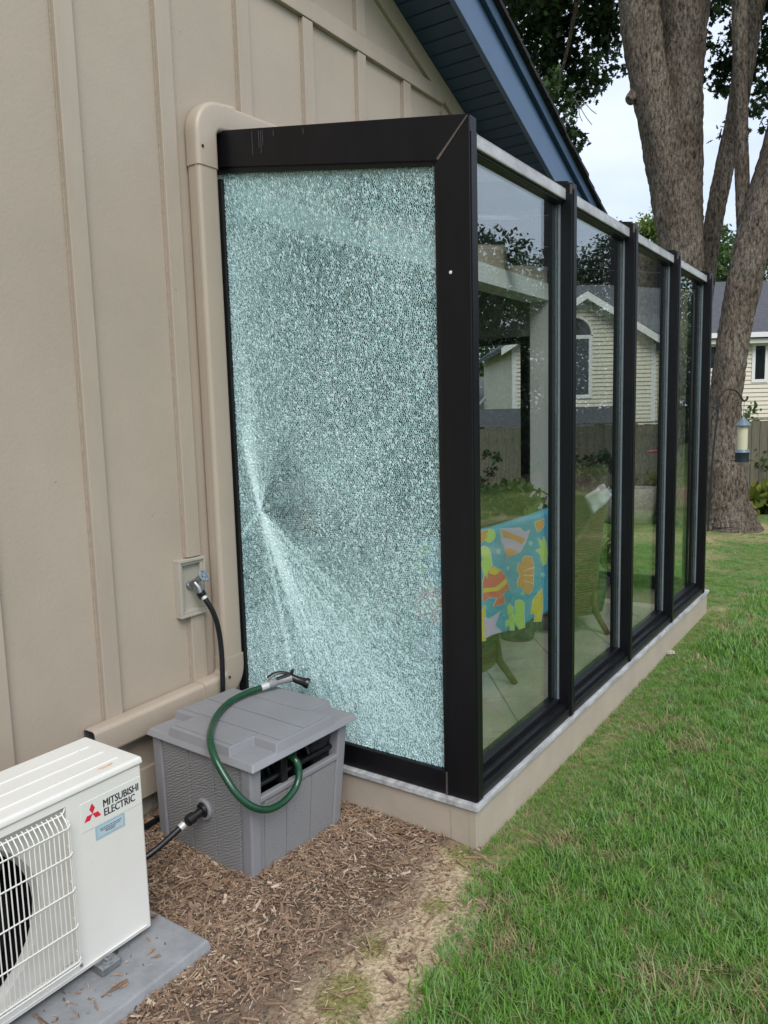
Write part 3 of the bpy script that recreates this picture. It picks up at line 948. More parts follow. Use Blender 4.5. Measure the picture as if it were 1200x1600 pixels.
m.build('pipe', [M['downspout'], M['gutter_inner']], ds, smooth=True)
# rivets / screw slots on the elbows
for p in ((DX - 0.03, DYc - 0.0385, 2.505), (DX - 0.04, DYc - 0.0415, 0.468)):
    MB().lathe([(0.006, 0), (0.005, 0.003), (0.001, 0.004)], p, (0, -1, 0), 10).build('screw', M['wickerdark'], ds)

# ================================================================ FAUCET
fb = thing('wall_faucet', 'outdoor water faucet in a recessed beige wall box', 'faucet', (-0.235, 1.11, 0.85))
x0, x1, z0, z1 = -0.302, -0.168, 0.744, 0.969
yo = WY - 0.028
m = MB()
def frame4(m, x0, x1, z0, z1, t, ya, yb):
    m.box((x0, ya, z0), (x1, yb, z0 + t)); m.box((x0, ya, z1 - t), (x1, yb, z1))
    m.box((x0, ya, z0 + t), (x0 + t, yb, z1 - t)); m.box((x1 - t, ya, z0 + t), (x1, yb, z1 - t))
frame4(m, x0, x1, z0, z1, 0.011, yo - 0.004, WY + 0.0005)
frame4(m, x0 + 0.011, x1 - 0.011, z0 + 0.011, z1 - 0.011, 0.011, yo + 0.003, WY + 0.0005)
M['plate'] = mat('plate', (0.43, 0.40, 0.335), 0.45, var=(12, 0.1))
m.build('box_frame', M['plate'], fb, bevel=0.0015)
MB().box((x0 + 0.022, WY - 0.006, z0 + 0.022), (x1 - 0.022, WY + 0.0, z1 - 0.022)).build('back_plate', M['plate'], fb)
cx, cz = -0.236, 0.862
m = MB().lathe([(0.017, 0), (0.017, 0.006), (0.010, 0.008), (0.010, 0.05), (0.012, 0.052), (0.012, 0.07), (0.006, 0.074)], (cx, WY - 0.006, cz), (0.15, -0.85, 0.5), 14)
m.tube([(cx + 0.004, WY - 0.036, cz + 0.012), (cx + 0.008, WY - 0.05, cz - 0.004), (cx + 0.012, WY - 0.055, cz - 0.03)], 0.012, 12)
m.build('spout', M['zinc'], fb, smooth=True)
hb = Vector((cx + 0.013, WY - 0.078, cz + 0.042))
hax = Vector((0.15, -0.85, 0.5)).normalized()
ha = hax.orthogonal().normalized(); hbv = hax.cross(ha)
m = MB()
ringp = [hb + (ha * cos(2 * pi * i / 18) + hbv * sin(2 * pi * i / 18)) * (0.021 + 0.002 * cos(6 * 2 * pi * i / 18)) for i in range(19)]
m.tube(ringp, 0.0042, 6)
for i in range(6):
    a = 2 * pi * i / 6
    m.tube([hb, hb + (ha * cos(a) + hbv * sin(a)) * 0.02], 0.003, 6)
m.lathe([(0.006, -0.012), (0.006, 0.004), (0.003, 0.006)], hb, hax, 10)
M['valve'] = mat('valve', (0.33, 0.4, 0.5), 0.4, metal=0.3, var=(80, 0.5))
m.build('handle', M['valve'], fb, smooth=True)
MB().lathe([(0.017, 0), (0.0175, 0.004), (0.0175, 0.022), (0.015, 0.026)], (cx + 0.012, WY - 0.055, cz - 0.024), (0.28, -0.25, -0.92), 12).build('coupling_nut', M['rubber'], fb, smooth=True)

# ================================================================ SUNROOM
sr = thing('sunroom', 'dark bronze framed glass sunroom standing on a beige curb', 'sunroom', (1.8, 0.56, 0))
SL = 0.1715
def rz(y):           # top of the sloping frame
    return 2.404 + SL * (y + 0.026)
BAY = [0.0, 0.875, 1.73, 2.60, 3.49]
GY = 0.062
# curb: long side, short side, far side
MB().box((-0.012, 0.0, -0.15), (3.63, 0.1, 0.152)).build('curb', M['curb'], sr, bevel=0.002)
MB().box((-0.010, 0.026, -0.15), (0.1, 1.128, 0.151)).build('curb', M['curb'], sr, bevel=0.002)
MB().box((3.53, 0.1, -0.15), (3.63, 1.27, 0.152)).build('curb', M['curb'], sr, bevel=0.002)
MB().box((-0.0135, 0.0005, -0.1), (-0.0105, 0.0255, 0.151)).build('corner_trim', M['curb'], sr)
# silver sill flashing
m = MB()
m.box((-0.02, -0.009, 0.1535), (3.645, 0.11, 0.166)); m.box((-0.02, -0.0115, 0.1475), (1.9, -0.0095, 0.1655)); m.box((1.903, -0.0115, 0.147), (3.645, -0.0095, 0.1655))
m.build('sill_flashing', M['cap'], sr, bevel=0.0015)
m = MB()
m.box((-0.0195, 0.111, 0.1525), (0.11, 1.127, 0.165)); m.box((-0.022, -0.010, 0.147), (-0.0204, 1.127, 0.165))
m.build('sill_flashing', M['cap'], sr, bevel=0.0015)
MB().box((3.54, 0.112, 0.1525), (3.645, 1.2, 0.165)).build('sill_flashing', M['cap'], sr)
# posts along the lawn side (corner post is broad on its end face)
cp = MB()
cp.hexa([(0.0, 0.002, 0.167), (0.048, 0.002, 0.167), (0.048, 0.118, 0.167), (0.0, 0.118, 0.167)],
        [(0.0, 0.002, rz(0.002) - 0.001), (0.048, 0.002, rz(0.002) - 0.001), (0.048, 0.118, rz(0.0) - 0.112), (0.0, 0.118, rz(0.0) - 0.112)])
cpo = cp.build('corner_post', M['bronze'], sr, bevel=0.003)
MB().box((0.004, -0.002, 0.17), (0.042, 0.0016, 2.36)).build('post_cover', M['bronze'], sr, bevel=0.001)
for i, bx_ in enumerate(BAY[1:]):
    m = MB().box((bx_, 0.002, 0.167), (bx_ + 0.050, 0.104, rz(0.0) - 0.006))
    m.box((bx_ + 0.008, -0.003, 0.17), (bx_ + 0.042, 0.0018, rz(0.0) - 0.03))
    m.build('post', M['bronze'], sr, bevel=0.003)
# sloping end rafter over the cracked pane, mitred into the corner post
def rafter(x0, x1, y0, y1, h):
    return MB().hexa([(x0, y0, rz(y0) - h), (x1, y0, rz(y0) - h), (x1, y1, rz(y1) - h), (x0, y1, rz(y1) - h)],
                     [(x0, y0, rz(y0)), (x1, y0, rz(y0)), (x1, y1, rz(y1)), (x0, y1, rz(y1))])
ym = 0.118
m = MB().hexa([(0.0, ym, rz(ym) - 0.135), (0.048, ym, rz(ym) - 0.135), (0.048, WY - 0.002, rz(WY) - 0.135), (0.0, WY - 0.002, rz(WY) - 0.135)],
              [(0.0, 0.005, rz(0.005) + 0.001), (0.048, 0.005, rz(0.005) + 0.001), (0.048, WY - 0.002, rz(WY)), (0.0, WY - 0.002, rz(WY))])
m.build('rafter', M['bronze'], sr, bevel=0.003)
MB().extr([(-0.002, 0.005, rz(0.0) - 0.004), (-0.002, 0.012, rz(0.0) - 0.004), (-0.002, 0.120, rz(0.11) - 0.128), (-0.002, 0.114, rz(0.11) - 0.134)], (0.004, 0, 0)).build('mitre_seam', M['copper'], sr)
for i, bx_ in enumerate(BAY[1:]):
    rafter(bx_ + 0.002, bx_ + 0.05, 0.02, WY - 0.026, 0.13).build('rafter', M['bronze'], sr, bevel=0.003)
    MB().box((bx_ - 0.001, 0.003, rz(0.0) - 0.05), (bx_ + 0.001, 0.012, rz(0.0) - 0.012)).build('mitre_seam', M['copper'], sr)
# glazing frame of the end pane
gx0 = 0.002
def sl2(y): return 2.284 + 0.164 * (y - 0.13)
MB().hexa([(gx0, 0.118, 0.167), (0.046, 0.118, 0.167), (0.046, 0.134, 0.167), (gx0 + 0.006, 0.134, 0.167)], [(gx0, 0.118, sl2(0.118) + 0.06), (0.046, 0.118, sl2(0.118) + 0.06), (0.046, 0.134, sl2(0.134) + 0.06), (gx0 + 0.006, 0.134, sl2(0.134) + 0.06)]).build('glazing_stop', M['bronze'], sr, bevel=0.001)
MB().hexa([(0.006, 0.134, sl2(0.134)), (0.044, 0.134, sl2(0.134)), (0.044, WY - 0.004, sl2(WY)), (0.006, WY - 0.004, sl2(WY))],
          [(0.006, 0.134, rz(0.134) - 0.134), (0.044, 0.134, rz(0.134) - 0.134), (0.044, WY - 0.004, rz(WY) - 0.134), (0.006, WY - 0.004, rz(WY) - 0.134)]).build('glazing_stop', M['bronze'], sr, bevel=0.001)
MB().box((0.001, 0.1185, 0.167), (0.048, WY - 0.003, 0.252)).build('bottom_rail', M['bronze'], sr, bevel=0.003)
MB().box((0.006, 1.085, 0.253), (0.044, WY - 0.004, 2.42)).build('glazing_stop', M['gasket'], sr)
MB().box((-0.003, 0.116, 0.169), (0.0015, 0.122, 0.25)).build('mitre_seam', M['copper'], sr)
# white drips on the rafter
for yy, ln in ((0.905, 0.085), (0.872, 0.06), (0.862, 0.078), (0.853, 0.05), (0.80, 0.022), (0.66, 0.02)):
    MB().extr([(-0.0012, yy, rz(yy) - 0.01), (-0.0012, yy + 0.0022, rz(yy) - 0.01), (-0.0012, yy + 0.0014, rz(yy) - 0.01 - ln), (-0.0012, yy - 0.0008, rz(yy) - 0.01 - ln)], (0.001, 0, 0)).build('drip_stain', M['stain'], sr)
MB().lathe([(0.006, 0), (0.0055, 0.0015), (0.001, 0.0018)], (-0.0002, 0.075, 1.945), (-1, 0, 0), 7).build('paint_chip', M['nwhite'], sr)
# long side bays
for i in range(4):
    xa, xb = BAY[i] + (0.048 if i == 0 else 0.050), BAY[i + 1]
    # head flashing
    m = MB()
    m.box((xa + 0.001, 0.029, 2.343), (xb - 0.001, 0.034, 2.378)); m.box((xa + 0.001, 0.029, 2.3785), (xb - 0.001, 0.07, 2.382)); m.box((xa + 0.001, 0.029, 2.3395), (xb - 0.001, 0.04, 2.3425))
    m.build('head_flashing', M['flash'], sr, bevel=0.001)
    MB().box((xa, 0.041, 2.328), (xb, 0.102, 2.377)).build('head_rail', M['bronze'], sr, bevel=0.002)
    # bottom rail with ledge
    m = MB()
    m.box((xa, 0.004, 0.167), (xb, 0.112, 0.205)); m.box((xa, 0.02, 0.205), (xb, 0.11, 0.220)); m.box((xa, 0.05, 0.220), (xb, 0.105, 0.240))
    m.build('bottom_rail', M['bronze'], sr, bevel=0.002)
    # stops and grey spacer beads beside the posts
    MB().box((xb - 0.004, 0.0685, 0.241), (xb - 0.0005, 0.102, 2.327)).build('glazing_stop', M['bronze'], sr, bevel=0.001)
    MB().box((xb - 0.003, 0.051, 0.241), (xb - 0.0005, 0.0605, 2.327)).build('spacer_bead', M['bead'], sr)
    MB().box((xa + 0.0005, 0.0685, 0.241), (xa + 0.006, 0.102, 2.327)).build('glazing_stop', M['bronze'], sr, bevel=0.001)
    MB().box((xa + 0.006, GY, 0.240), (xb - 0.004, GY + 0.006, 2.328)).build('pane', M['glass'], sr)
    # roof glass
    ya, yb = 0.072, WY - 0.026
    MB().hexa([(xa - 0.004, ya, rz(ya) - 0.03), (xb + 0.004, ya, rz(ya) - 0.03), (xb + 0.004, yb, rz(yb) - 0.03), (xa - 0.004, yb, rz(yb) - 0.03)],
              [(xa - 0.004, ya, rz(ya) - 0.024), (xb + 0.004, ya, rz(ya) - 0.024), (xb + 0.004, yb, rz(yb) - 0.024), (xa - 0.004, yb, rz(yb) - 0.024)]).build('roof_pane', M['roofglass'], sr)
# far end
m = MB()
m.box((3.495, 0.116, 0.167), (3.54, WY - 0.02, 0.262)); m.box((3.495, 0.116, 0.263), (3.54, 0.15, 2.27)); m.box((3.495, 1.06, 0.263), (3.54, WY - 0.02, 2.40))
m.build('bottom_rail', M['bronze'], sr, bevel=0.002)
MB().hexa([(3.515, 0.15, 0.26), (3.521, 0.15, 0.26), (3.521, 1.06, 0.26), (3.515, 1.06, 0.26)], [(3.515, 0.15, rz(0.15) - 0.12), (3.521, 0.15, rz(0.15) - 0.12), (3.521, 1.06, rz(1.06) - 0.12), (3.515, 1.06, rz(1.06) - 0.12)]).build('pane', M['clearglass'], sr)
# floor: grout bed and tiles laid on the diagonal
fl = MB().box((0.05, 0.1, -0.1), (3.53, 1.199, 0.040)).build('floor', M['grout'], sr)
TS = 0.42
tile_me = None
ca, sa = cos(radians(38)), sin(radians(38))
for iu in range(-6, 16):
    for iv in range(-14, 10):
        u, v = (iu + 0.5) * TS, (iv + 0.5) * TS
        x_, y_ = 0.3 + u * ca - v * sa, 0.3 + u * sa + v * ca
        if not (-0.2 < x_ < 3.75 and -0.15 < y_ < 3.6): continue
        poly = [(x_ + (p * ca - q * sa) * (TS - 0.006) / 2, y_ + (p * sa + q * ca) * (TS - 0.006) / 2) for p, q in ((-1, -1), (1, -1), (1, 1), (-1, 1))]
        def clip(pl, ax, val, sgn):
            out = []
            for i in range(len(pl)):
                a, b = pl[i], pl[(i + 1) % len(pl)]
                ia, ib_ = sgn * (a[ax] - val) >= 0, sgn * (b[ax] - val) >= 0
                if ia: out.append(a)
                if ia != ib_:
                    t = (val - a[ax]) / (b[ax] - a[ax])
                    out.append((a[0] + t * (b[0] - a[0]), a[1] + t * (b[1] - a[1])))
            return out
        for ax, val, sgn in ((0, 0.052, 1), (0, 3.37, -1), (1, 0.118, 1), (1, 3.4, -1)):
            if poly: poly = clip(poly, ax, val, sgn)
        if len(poly) < 3: continue
        cx_ = sum(p[0] for p in poly) / len(poly); cy_ = sum(p[1] for p in poly) / len(poly)
        MB().hexa([(p[0], p[1], 0.0405) for p in poly], [(p[0], p[1], 0.05) for p in poly]).build('tile', M['tile'], fl)

# ---------------------------------------------------------------- the cracked tempered pane, shard by shard
def shatter():
    y0, y1, z0 = 0.130, 1.10, 0.246
    zt = lambda y: 2.292 + 0.164 * (y - 0.13)
    cy_, cz_ = 0.972, 1.13           # impact
    sp = 0.0076
    ny, nz_ = int((y1 - y0) / sp) + 5, int(2.25 / sp) + 5
    gy_, gz_ = np.meshgrid(np.arange(-2, ny) * sp + y0, np.arange(-2, nz_) * sp + z0)
    gy_ = gy_ + (np.arange(gy_.shape[0]) % 2)[:, None] * sp * 0.5
    p = np.stack([gy_.ravel(), gz_.ravel()], 1) + rng.uniform(-0.40, 0.40, (gy_.size, 2)) * sp
    k = p[:, 1] < zt(p[:, 0]) + 2 * sp
    p = p[k]
    c = np.array([cy_, cz_])
    dirm = np.array([-0.72, -0.69])
    dirm /= np.linalg.norm(dirm)
    def kk(th):
        c0 = atan2(dirm[1], dirm[0])
        return 1.0 + 0.55 * np.clip(np.cos(th - c0), 0, 1) ** 3 + 0.3 * np.clip(np.cos(th - 1.75), 0, 1) ** 6
    gd = np.array([-0.42, -0.907])
    def sq(q, f_):
        al = q @ gd
        return q + np.outer(al * (f_ - 1), gd)
    def fwd(q):
        d = q - c; r = np.hypot(d[:, 0], d[:, 1]) + 1e-4; th = np.arctan2(d[:, 1], d[:, 0])
        rs = r ** (1 / kk(th))
        return sq(np.stack([rs * np.cos(th), rs * np.sin(th)], 1), 1 / 2.1)
    def inv(q):
        q = sq(q, 2.1)
        r = np.hypot(q[:, 0], q[:, 1]) + 1e-9; th = np.arctan2(q[:, 1], q[:, 0])
        rt = r ** kk(th)
        return np.stack([rt * np.cos(th), rt * np.sin(th)], 1) + c
    S = fwd(p)
    res = delaunay_2d_cdt([Vector(q) for q in S.tolist()], [], [], 0, 1e-9, False)
    SV = np.array([tuple(v) for v in res[0]]); TR = np.array([t for t in res[2] if len(t) == 3])
    A, B, D = SV[TR[:, 0]], SV[TR[:, 1]], SV[TR[:, 2]]
    dd = 2 * (A[:, 0] * (B[:, 1] - D[:, 1]) + B[:, 0] * (D[:, 1] - A[:, 1]) + D[:, 0] * (A[:, 1] - B[:, 1]))
    dd = np.where(np.abs(dd) < 1e-14, 1e-14, dd)
    a2, b2, d2 = (A ** 2).sum(1), (B ** 2).sum(1), (D ** 2).sum(1)
    CC = np.stack([(a2 * (B[:, 1] - D[:, 1]) + b2 * (D[:, 1] - A[:, 1]) + d2 * (A[:, 1] - B[:, 1])) / dd,
                   (a2 * (D[:, 0] - B[:, 0]) + b2 * (A[:, 0] - D[:, 0]) + d2 * (B[:, 0] - A[:, 0])) / dd], 1)
    G = (A + B + D) / 3
    CC = np.where((np.hypot(*(CC - G).T) > 0.03)[:, None], G, CC)
    W_ = inv(CC)
    SVt = inv(SV)
    inc_v = TR.ravel(); inc_t = np.repeat(np.arange(len(TR)), 3)
    an = np.arctan2(CC[inc_t, 1] - SV[inc_v, 1], CC[inc_t, 0] - SV[inc_v, 0])
    o_ = np.lexsort((an, inc_v)); inc_v, inc_t = inc_v[o_], inc_t[o_]
    st = np.concatenate([[0], np.flatnonzero(np.diff(inc_v)) + 1, [len(inc_v)]])
    VN = fbm(SVt[:, 0], SVt[:, 1], 2.6, 91)[inc_v[st[:-1]]]
    V, F, MI = [], [], []
    # where the glass is crushed: two bright streaks through the impact point, dense whitening
    rr_ = random.Random(3)
    streaks = [(-0.44, -0.898, 0.30, 0.026, 0.85), (0.22, 0.975, 0.30, 0.016, 0.9), (0.10, 0.995, 0.9, 0.045, 0.3), (-0.60, -0.80, 1.1, 0.12, 0.16)]
    for j in range(26):
        a_ = radians(rr_.uniform(200, 268)) if j < 16 else radians(rr_.uniform(0, 360))
        streaks.append((math.cos(a_), math.sin(a_), rr_.uniform(0.35, 1.1) if j < 16 else rr_.uniform(0.08, 0.3), rr_.uniform(0.004, 0.010), rr_.uniform(0.10, 0.30)))
    Q = SVt[inc_v[st[:-1]]]
    dq = Q - c
    WV = np.zeros(len(Q))
    for dx_, dz_, ln, wd, am in streaks:
        al = dq[:, 0] * dx_ + dq[:, 1] * dz_
        pe_ = np.abs(dq[:, 0] * dz_ - dq[:, 1] * dx_)
        WV += np.where(al > 0, am * np.exp(-(pe_ / (wd * (0.4 + np.clip(al, 0, 9) / ln))) ** 2) * np.exp(-(np.clip(al, 0, 9) / ln) ** 2), 0)
    # clearer ring round the impact on the pane's inner side
    WV -= 0.22 * np.exp(-(((dq[:, 0] + 0.14) / 0.13) ** 2 + ((dq[:, 1] - 0.05) / 0.2) ** 2))
    for i in range(len(st) - 1):
        ids = inc_t[st[i]:st[i + 1]]
        if len(ids) < 3: continue
        P = W_[ids]
        cc = P.mean(0)
        if cc[0] < y0 or cc[0] > y1 or cc[1] < z0 or cc[1] > zt(cc[0]): continue
        if np.abs(P - cc).max() > 0.06: continue
        P = np.stack([np.clip(P[:, 0], y0 - 0.004, y1 + 0.004), np.clip(P[:, 1], z0 - 0.003, zt(P[:, 0]) + 0.004)], 1)
        wh = WV[i]
        sh = rng.normal(0.68, 0.11) - 0.7 * wh + 0.28 * (VN[i] - 0.5)
        sh = min(max(sh, 0.12), 0.92)
        n_ = len(P)
        tl = rng.normal(0, 0.05, 2)
        b0 = len(V)
        off = cc + rng.normal(0, 0.0006, 2)
        for q in P: V.append((0.0235, q[0], q[1]))
        for q in P:
            r_ = off + (q - off) * (sh + rng.uniform(-0.08, 0.08))
            V.append((0.0205 + (r_ - cc) @ tl, r_[0], r_[1]))
        F.append(tuple(range(b0 + n_, b0 + 2 * n_))); MI.append(1 if rng.random() < 0.10 + 1.0 * wh else 0)
        for j in range(n_):
            j2 = (j + 1) % n_
            F.append((b0 + j, b0 + j2, b0 + n_ + j2, b0 + n_ + j)); MI.append(1)
    return V, F, MI
def vn_sh(q):
    return float(fbm(np.array([q[0]]), np.array([q[1]]), 3.0, 91)[0])
def frostmat():
    m = bpy.data.materials.new('crack')
    m.use_nodes = True
    n, l = m.node_tree.nodes, m.node_tree.links
    n.remove(n['Principled BSDF'])
    df = n.new('ShaderNodeBsdfDiffuse'); df.inputs[0].default_value = (0.75, 0.96, 0.975, 1)
    tl = n.new('ShaderNodeBsdfTranslucent'); tl.inputs[0].default_value = (0.66, 0.86, 0.85, 1)
    gl = n.new('ShaderNodeBsdfGlossy'); gl.inputs['Roughness'].default_value = 0.25; gl.inputs[0].default_value = (0.85, 0.97, 0.97, 1)
    a = n.new('ShaderNodeMixShader'); a.inputs[0].default_value = 0.22
    b = n.new('ShaderNodeMixShader'); b.inputs[0].default_value = 0.12
    l.new(df.outputs[0], a.inputs[1]); l.new(tl.outputs[0], a.inputs[2])
    l.new(a.outputs[0], b.inputs[1]); l.new(gl.outputs[0], b.inputs[2])
    l.new(b.outputs[0], n['Material Output'].inputs[0])
    return m
M['crack'] = frostmat()
M['shardglass'] = glass('shardglass', (0.46, 0.575, 0.57), 0.06, 0.8, 0.08)
SVv, SFf, SMm = shatter()
me = bpy.data.meshes.new('shattered_pane')
me.from_pydata(SVv, [], SFf)
me.materials.append(M['shardglass']); me.materials.append(M['crack'])
me.polygons.foreach_set('material_index', SMm)
so = bpy.data.objects.new('shattered_pane', me)
C.objects.link(so)
so.parent = sr; so.matrix_parent_inverse = Matrix.Translation(-sr.location)
tag(so, 'tempered glass pane cracked into thousands of small white edged shards', None, None, 'stuff')
print('shards', len(SMm))
# ================================================================ HOSE BOX
hb_ = thing('hose_reel_box', 'grey plastic hose reel box with wood grain walls below the cracked pane', 'hose box', (-0.35, 0.75, 0))
B0 = (-0.566, -0.138, 0.522, 0.99)       # footprint at the ground
B1 = (-0.578, -0.108, 0.495, 0.985)      # at the rim
ZR = 0.412
def bpos(fx, fy_, z):
    t = z / ZR
    x0 = B0[0] + (B1[0] - B0[0]) * t; x1 = B0[1] + (B1[1] - B0[1]) * t
    y0 = B0[2] + (B1[2] - B0[2]) * t; y1 = B0[3] + (B1[3] - B0[3]) * t
    return Vector((x0 + (x1 - x0) * fx, y0 + (y1 - y0) * fy_, z))
def wallslab(fa, fb_, za, zb, side, out, inn):
    """slab on one side: 'x0','x1','y0','y1', from fraction fa to fb_, proud by out, inward inn"""
    n_ = {'x0': (-1, 0), 'x1': (1, 0), 'y0': (0, -1), 'y1': (0, 1)}[side]
    def P(f, z, o):
        p = {'x0': bpos(0, f, z), 'x1': bpos(1, f, z), 'y0': bpos(f, 0, z), 'y1': bpos(f, 1, z)}[side]
        return p + Vector((n_[0] * o, n_[1] * o, 0))
    return [P(fa, za, out), P(fb_, za, out), P(fb_, za, -inn), P(fa, za, -inn)], [P(fa, zb, out), P(fb_, zb, out), P(fb_, zb, -inn), P(fa, zb, -inn)]
m = MB()
m.hexa(*wallslab(0.02, 0.98, 0.0, ZR - 0.002, 'x0', -0.004, 0.012))
m.build('side_panel', M['boxgrain'], hb_)
# three embossed boards on the left side, three on the front under the slot
def boards(side, cuts, z0, z1, out=0.0015):
    for a, b in zip(cuts[:-1], cuts[1:]):
        MB().hexa(*wallslab(a + 0.004, b - 0.004, z0, z1, side, out * random.uniform(-1, 1) - 0.001, 0.006)).build('board', M['boxgrain'], hb_, bevel=0.0015)
boards('x0', (0.11, 0.36, 0.62, 0.90), 0.004, 0.395)
MB().hexa(*wallslab(0.02, 0.98, 0.0, 0.285, 'y0', -0.004, 0.012)).build('side_panel', M['boxgrain'], hb_)
boards('y0', (0.13, 0.36, 0.63, 0.91), 0.004, 0.268)
MB().hexa(*wallslab(0.09, 0.92, 0.272, 0.292, 'y0', 0.004, 0.02)).build('slot_ledge', M['boxlid'], hb_, bevel=0.004)
MB().hexa(*wallslab(0.02, 0.98, 0.0, ZR - 0.002, 'x1', -0.004, 0.012)).build('side_panel', M['boxgrain'], hb_)
MB().hexa(*wallslab(0.02, 0.98, 0.0, ZR - 0.002, 'y1', -0.004, 0.012)).build('side_panel', M['boxgrain'], hb_)
# corner posts
for fx, fy_ in ((0, 0), (1, 0), (0, 1), (1, 1)):
    ax = 0.095 if fx == 0 else -0.085
    ay = 0.085 if fy_ == 0 else -0.085
    def Q(z):
        p = bpos(fx, fy_, z)
        ox, oy = (-0.004 if fx == 0 else 0.004), (-0.004 if fy_ == 0 else 0.004)
        p = p + Vector((ox, oy, 0))
        px2 = bpos(fx + ax, fy_, z).x; py2 = bpos(fx, fy_ + ay, z).y
        return [Vector((p.x, p.y, z)), Vector((px2, p.y, z)), Vector((px2, py2, z)), Vector((p.x, py2, z))]
    MB().hexa(Q(0.0), Q(ZR - 0.001)).build('corner_post', M['boxlid'], hb_, bevel=0.006)
# dark inside with the reel
MB().box((-0.54, 0.56, 0.03), (-0.15, 0.95, 0.07)).build('inner_floor', M['black'], hb_)
MB().box((-0.545, 0.93, 0.07), (-0.15, 0.945, 0.40)).build('inner_back', M['blackmatte'], hb_)
m = MB()
for xr in (-0.50, -0.20):
    m.lathe([(0.15, 0), (0.155, 0.008), (0.15, 0.016)], (xr, 0.74, 0.225), (1, 0, 0), 28)
m.lathe([(0.05, 0), (0.05, 0.3)], (-0.50, 0.74, 0.225), (1, 0, 0), 18)
m.build('reel', M['black'], hb_, smooth=True)
m = MB()
for i in range(9):
    xx = -0.475 + 0.031 * i
    ring = [(xx + 0.01 * j / 20, 0.74 + 0.125 * cos(2 * pi * j / 20), 0.225 + 0.125 * sin(2 * pi * j / 20)) for j in range(21)]
    m.tube(ring, 0.011, 6)
m.build('wound_hose', M['rubber'], hb_, smooth=True)
m = MB()
m.tube([(-0.55, 0.535, 0.315), (-0.13, 0.535, 0.315)], 0.011, 8)
m.box((-0.425, 0.512, 0.29), (-0.395, 0.55, 0.402)); m.box((-0.36, 0.515, 0.29), (-0.345, 0.55, 0.402))
m.build('hose_guide', M['rubber'], hb_, bevel=0.003)
# lid: stepped corners, raised centre with board joints
LX0, LX1, LY0, LY1 = -0.592, -0.075, 0.468, 1.008
LZ0, LZ1, LZ2 = 0.405, 0.428, 0.4585
m = MB()
e = 0.010
m.hexa([(LX0 - 0.003, LY0 - 0.003, LZ0), (LX1 + 0.003, LY0 - 0.003, LZ0), (LX1 + 0.003, LY1, LZ0), (LX0 - 0.003, LY1, LZ0)],
       [(LX0 + e, LY0 + e, LZ1), (LX1 - e, LY0 + e, LZ1), (LX1 - e, LY1 - e, LZ1), (LX0 + e, LY1 - e, LZ1)])
lid = m.build('lid', M['boxlid'], hb_, bevel=0.004)
nx_, ny_ = 0.105, 0.105
def cross(ins, z):
    x0, x1, y0, y1 = LX0 + e * 0.4 + ins, LX1 - e * 0.4 - ins, LY0 + e * 0.4 + ins, LY1 - e * 0.4 - ins
    return [(x0 + nx_, y0, z), (x1 - nx_, y0, z), (x1 - nx_, y0 + ny_, z), (x1, y0 + ny_, z), (x1, y1 - ny_, z), (x1 - nx_, y1 - ny_, z),
            (x1 - nx_, y1, z), (x0 + nx_, y1, z), (x0 + nx_, y1 - ny_, z), (x0, y1 - ny_, z), (x0, y0 + ny_, z), (x0 + nx_, y0 + ny_, z)]
MB().hexa(cross(0.0, LZ0 + 0.003), cross(0.012, LZ2 - 0.0035)).build('lid_panel', M['boxlid'], hb_, bevel=0.003)
xs_ = np.linspace(LX0 + 0.03, LX1 - 0.03, 5)
for a, b in zip(xs_[:-1], xs_[1:]):
    y0_ = LY0 + (0.125 if (a < LX0 + 0.1 or b > LX1 - 0.1) else 0.022)
    y1_ = LY1 - (0.125 if (a < LX0 + 0.1 or b > LX1 - 0.1) else 0.022)
    MB().box((a + 0.0018, y0_, LZ2 - 0.004), (b - 0.0018, y1_, LZ2 + random.uniform(-0.0004, 0.0004))).build('lid_board', M['boxlid'], hb_, bevel=0.002)
# inlet on the left side
ic = Vector((-0.574, 0.735, 0.2))
MB().lathe([(0.038, -0.004), (0.038, 0.004), (0.034, 0.008), (0.027, 0.008), (0.027, 0.003)], ic, (-1, 0, 0), 26).build('inlet_ring', M['boxlid'], hb_, smooth=True)
MB().lathe([(0.026, 0.0), (0.025, 0.012), (0.015, 0.014), (0.014, 0.04), (0.019, 0.042), (0.019, 0.066), (0.015, 0.07)], ic, (-1, 0.12, -0.25), 16).build('inlet_fitting', M['rubber'], hb_, smooth=True)

# the box stands slightly askew to the wall
_p0, _l0 = Vector((-0.572, 0.522, 0)), Vector((-0.35, 0.75, 0))
_ra = radians(-2.6)
hb_.rotation_euler = (0, 0, _ra)
hb_.location = _p0 + Matrix.Rotation(_ra, 3, 'Z') @ (_l0 - _p0)

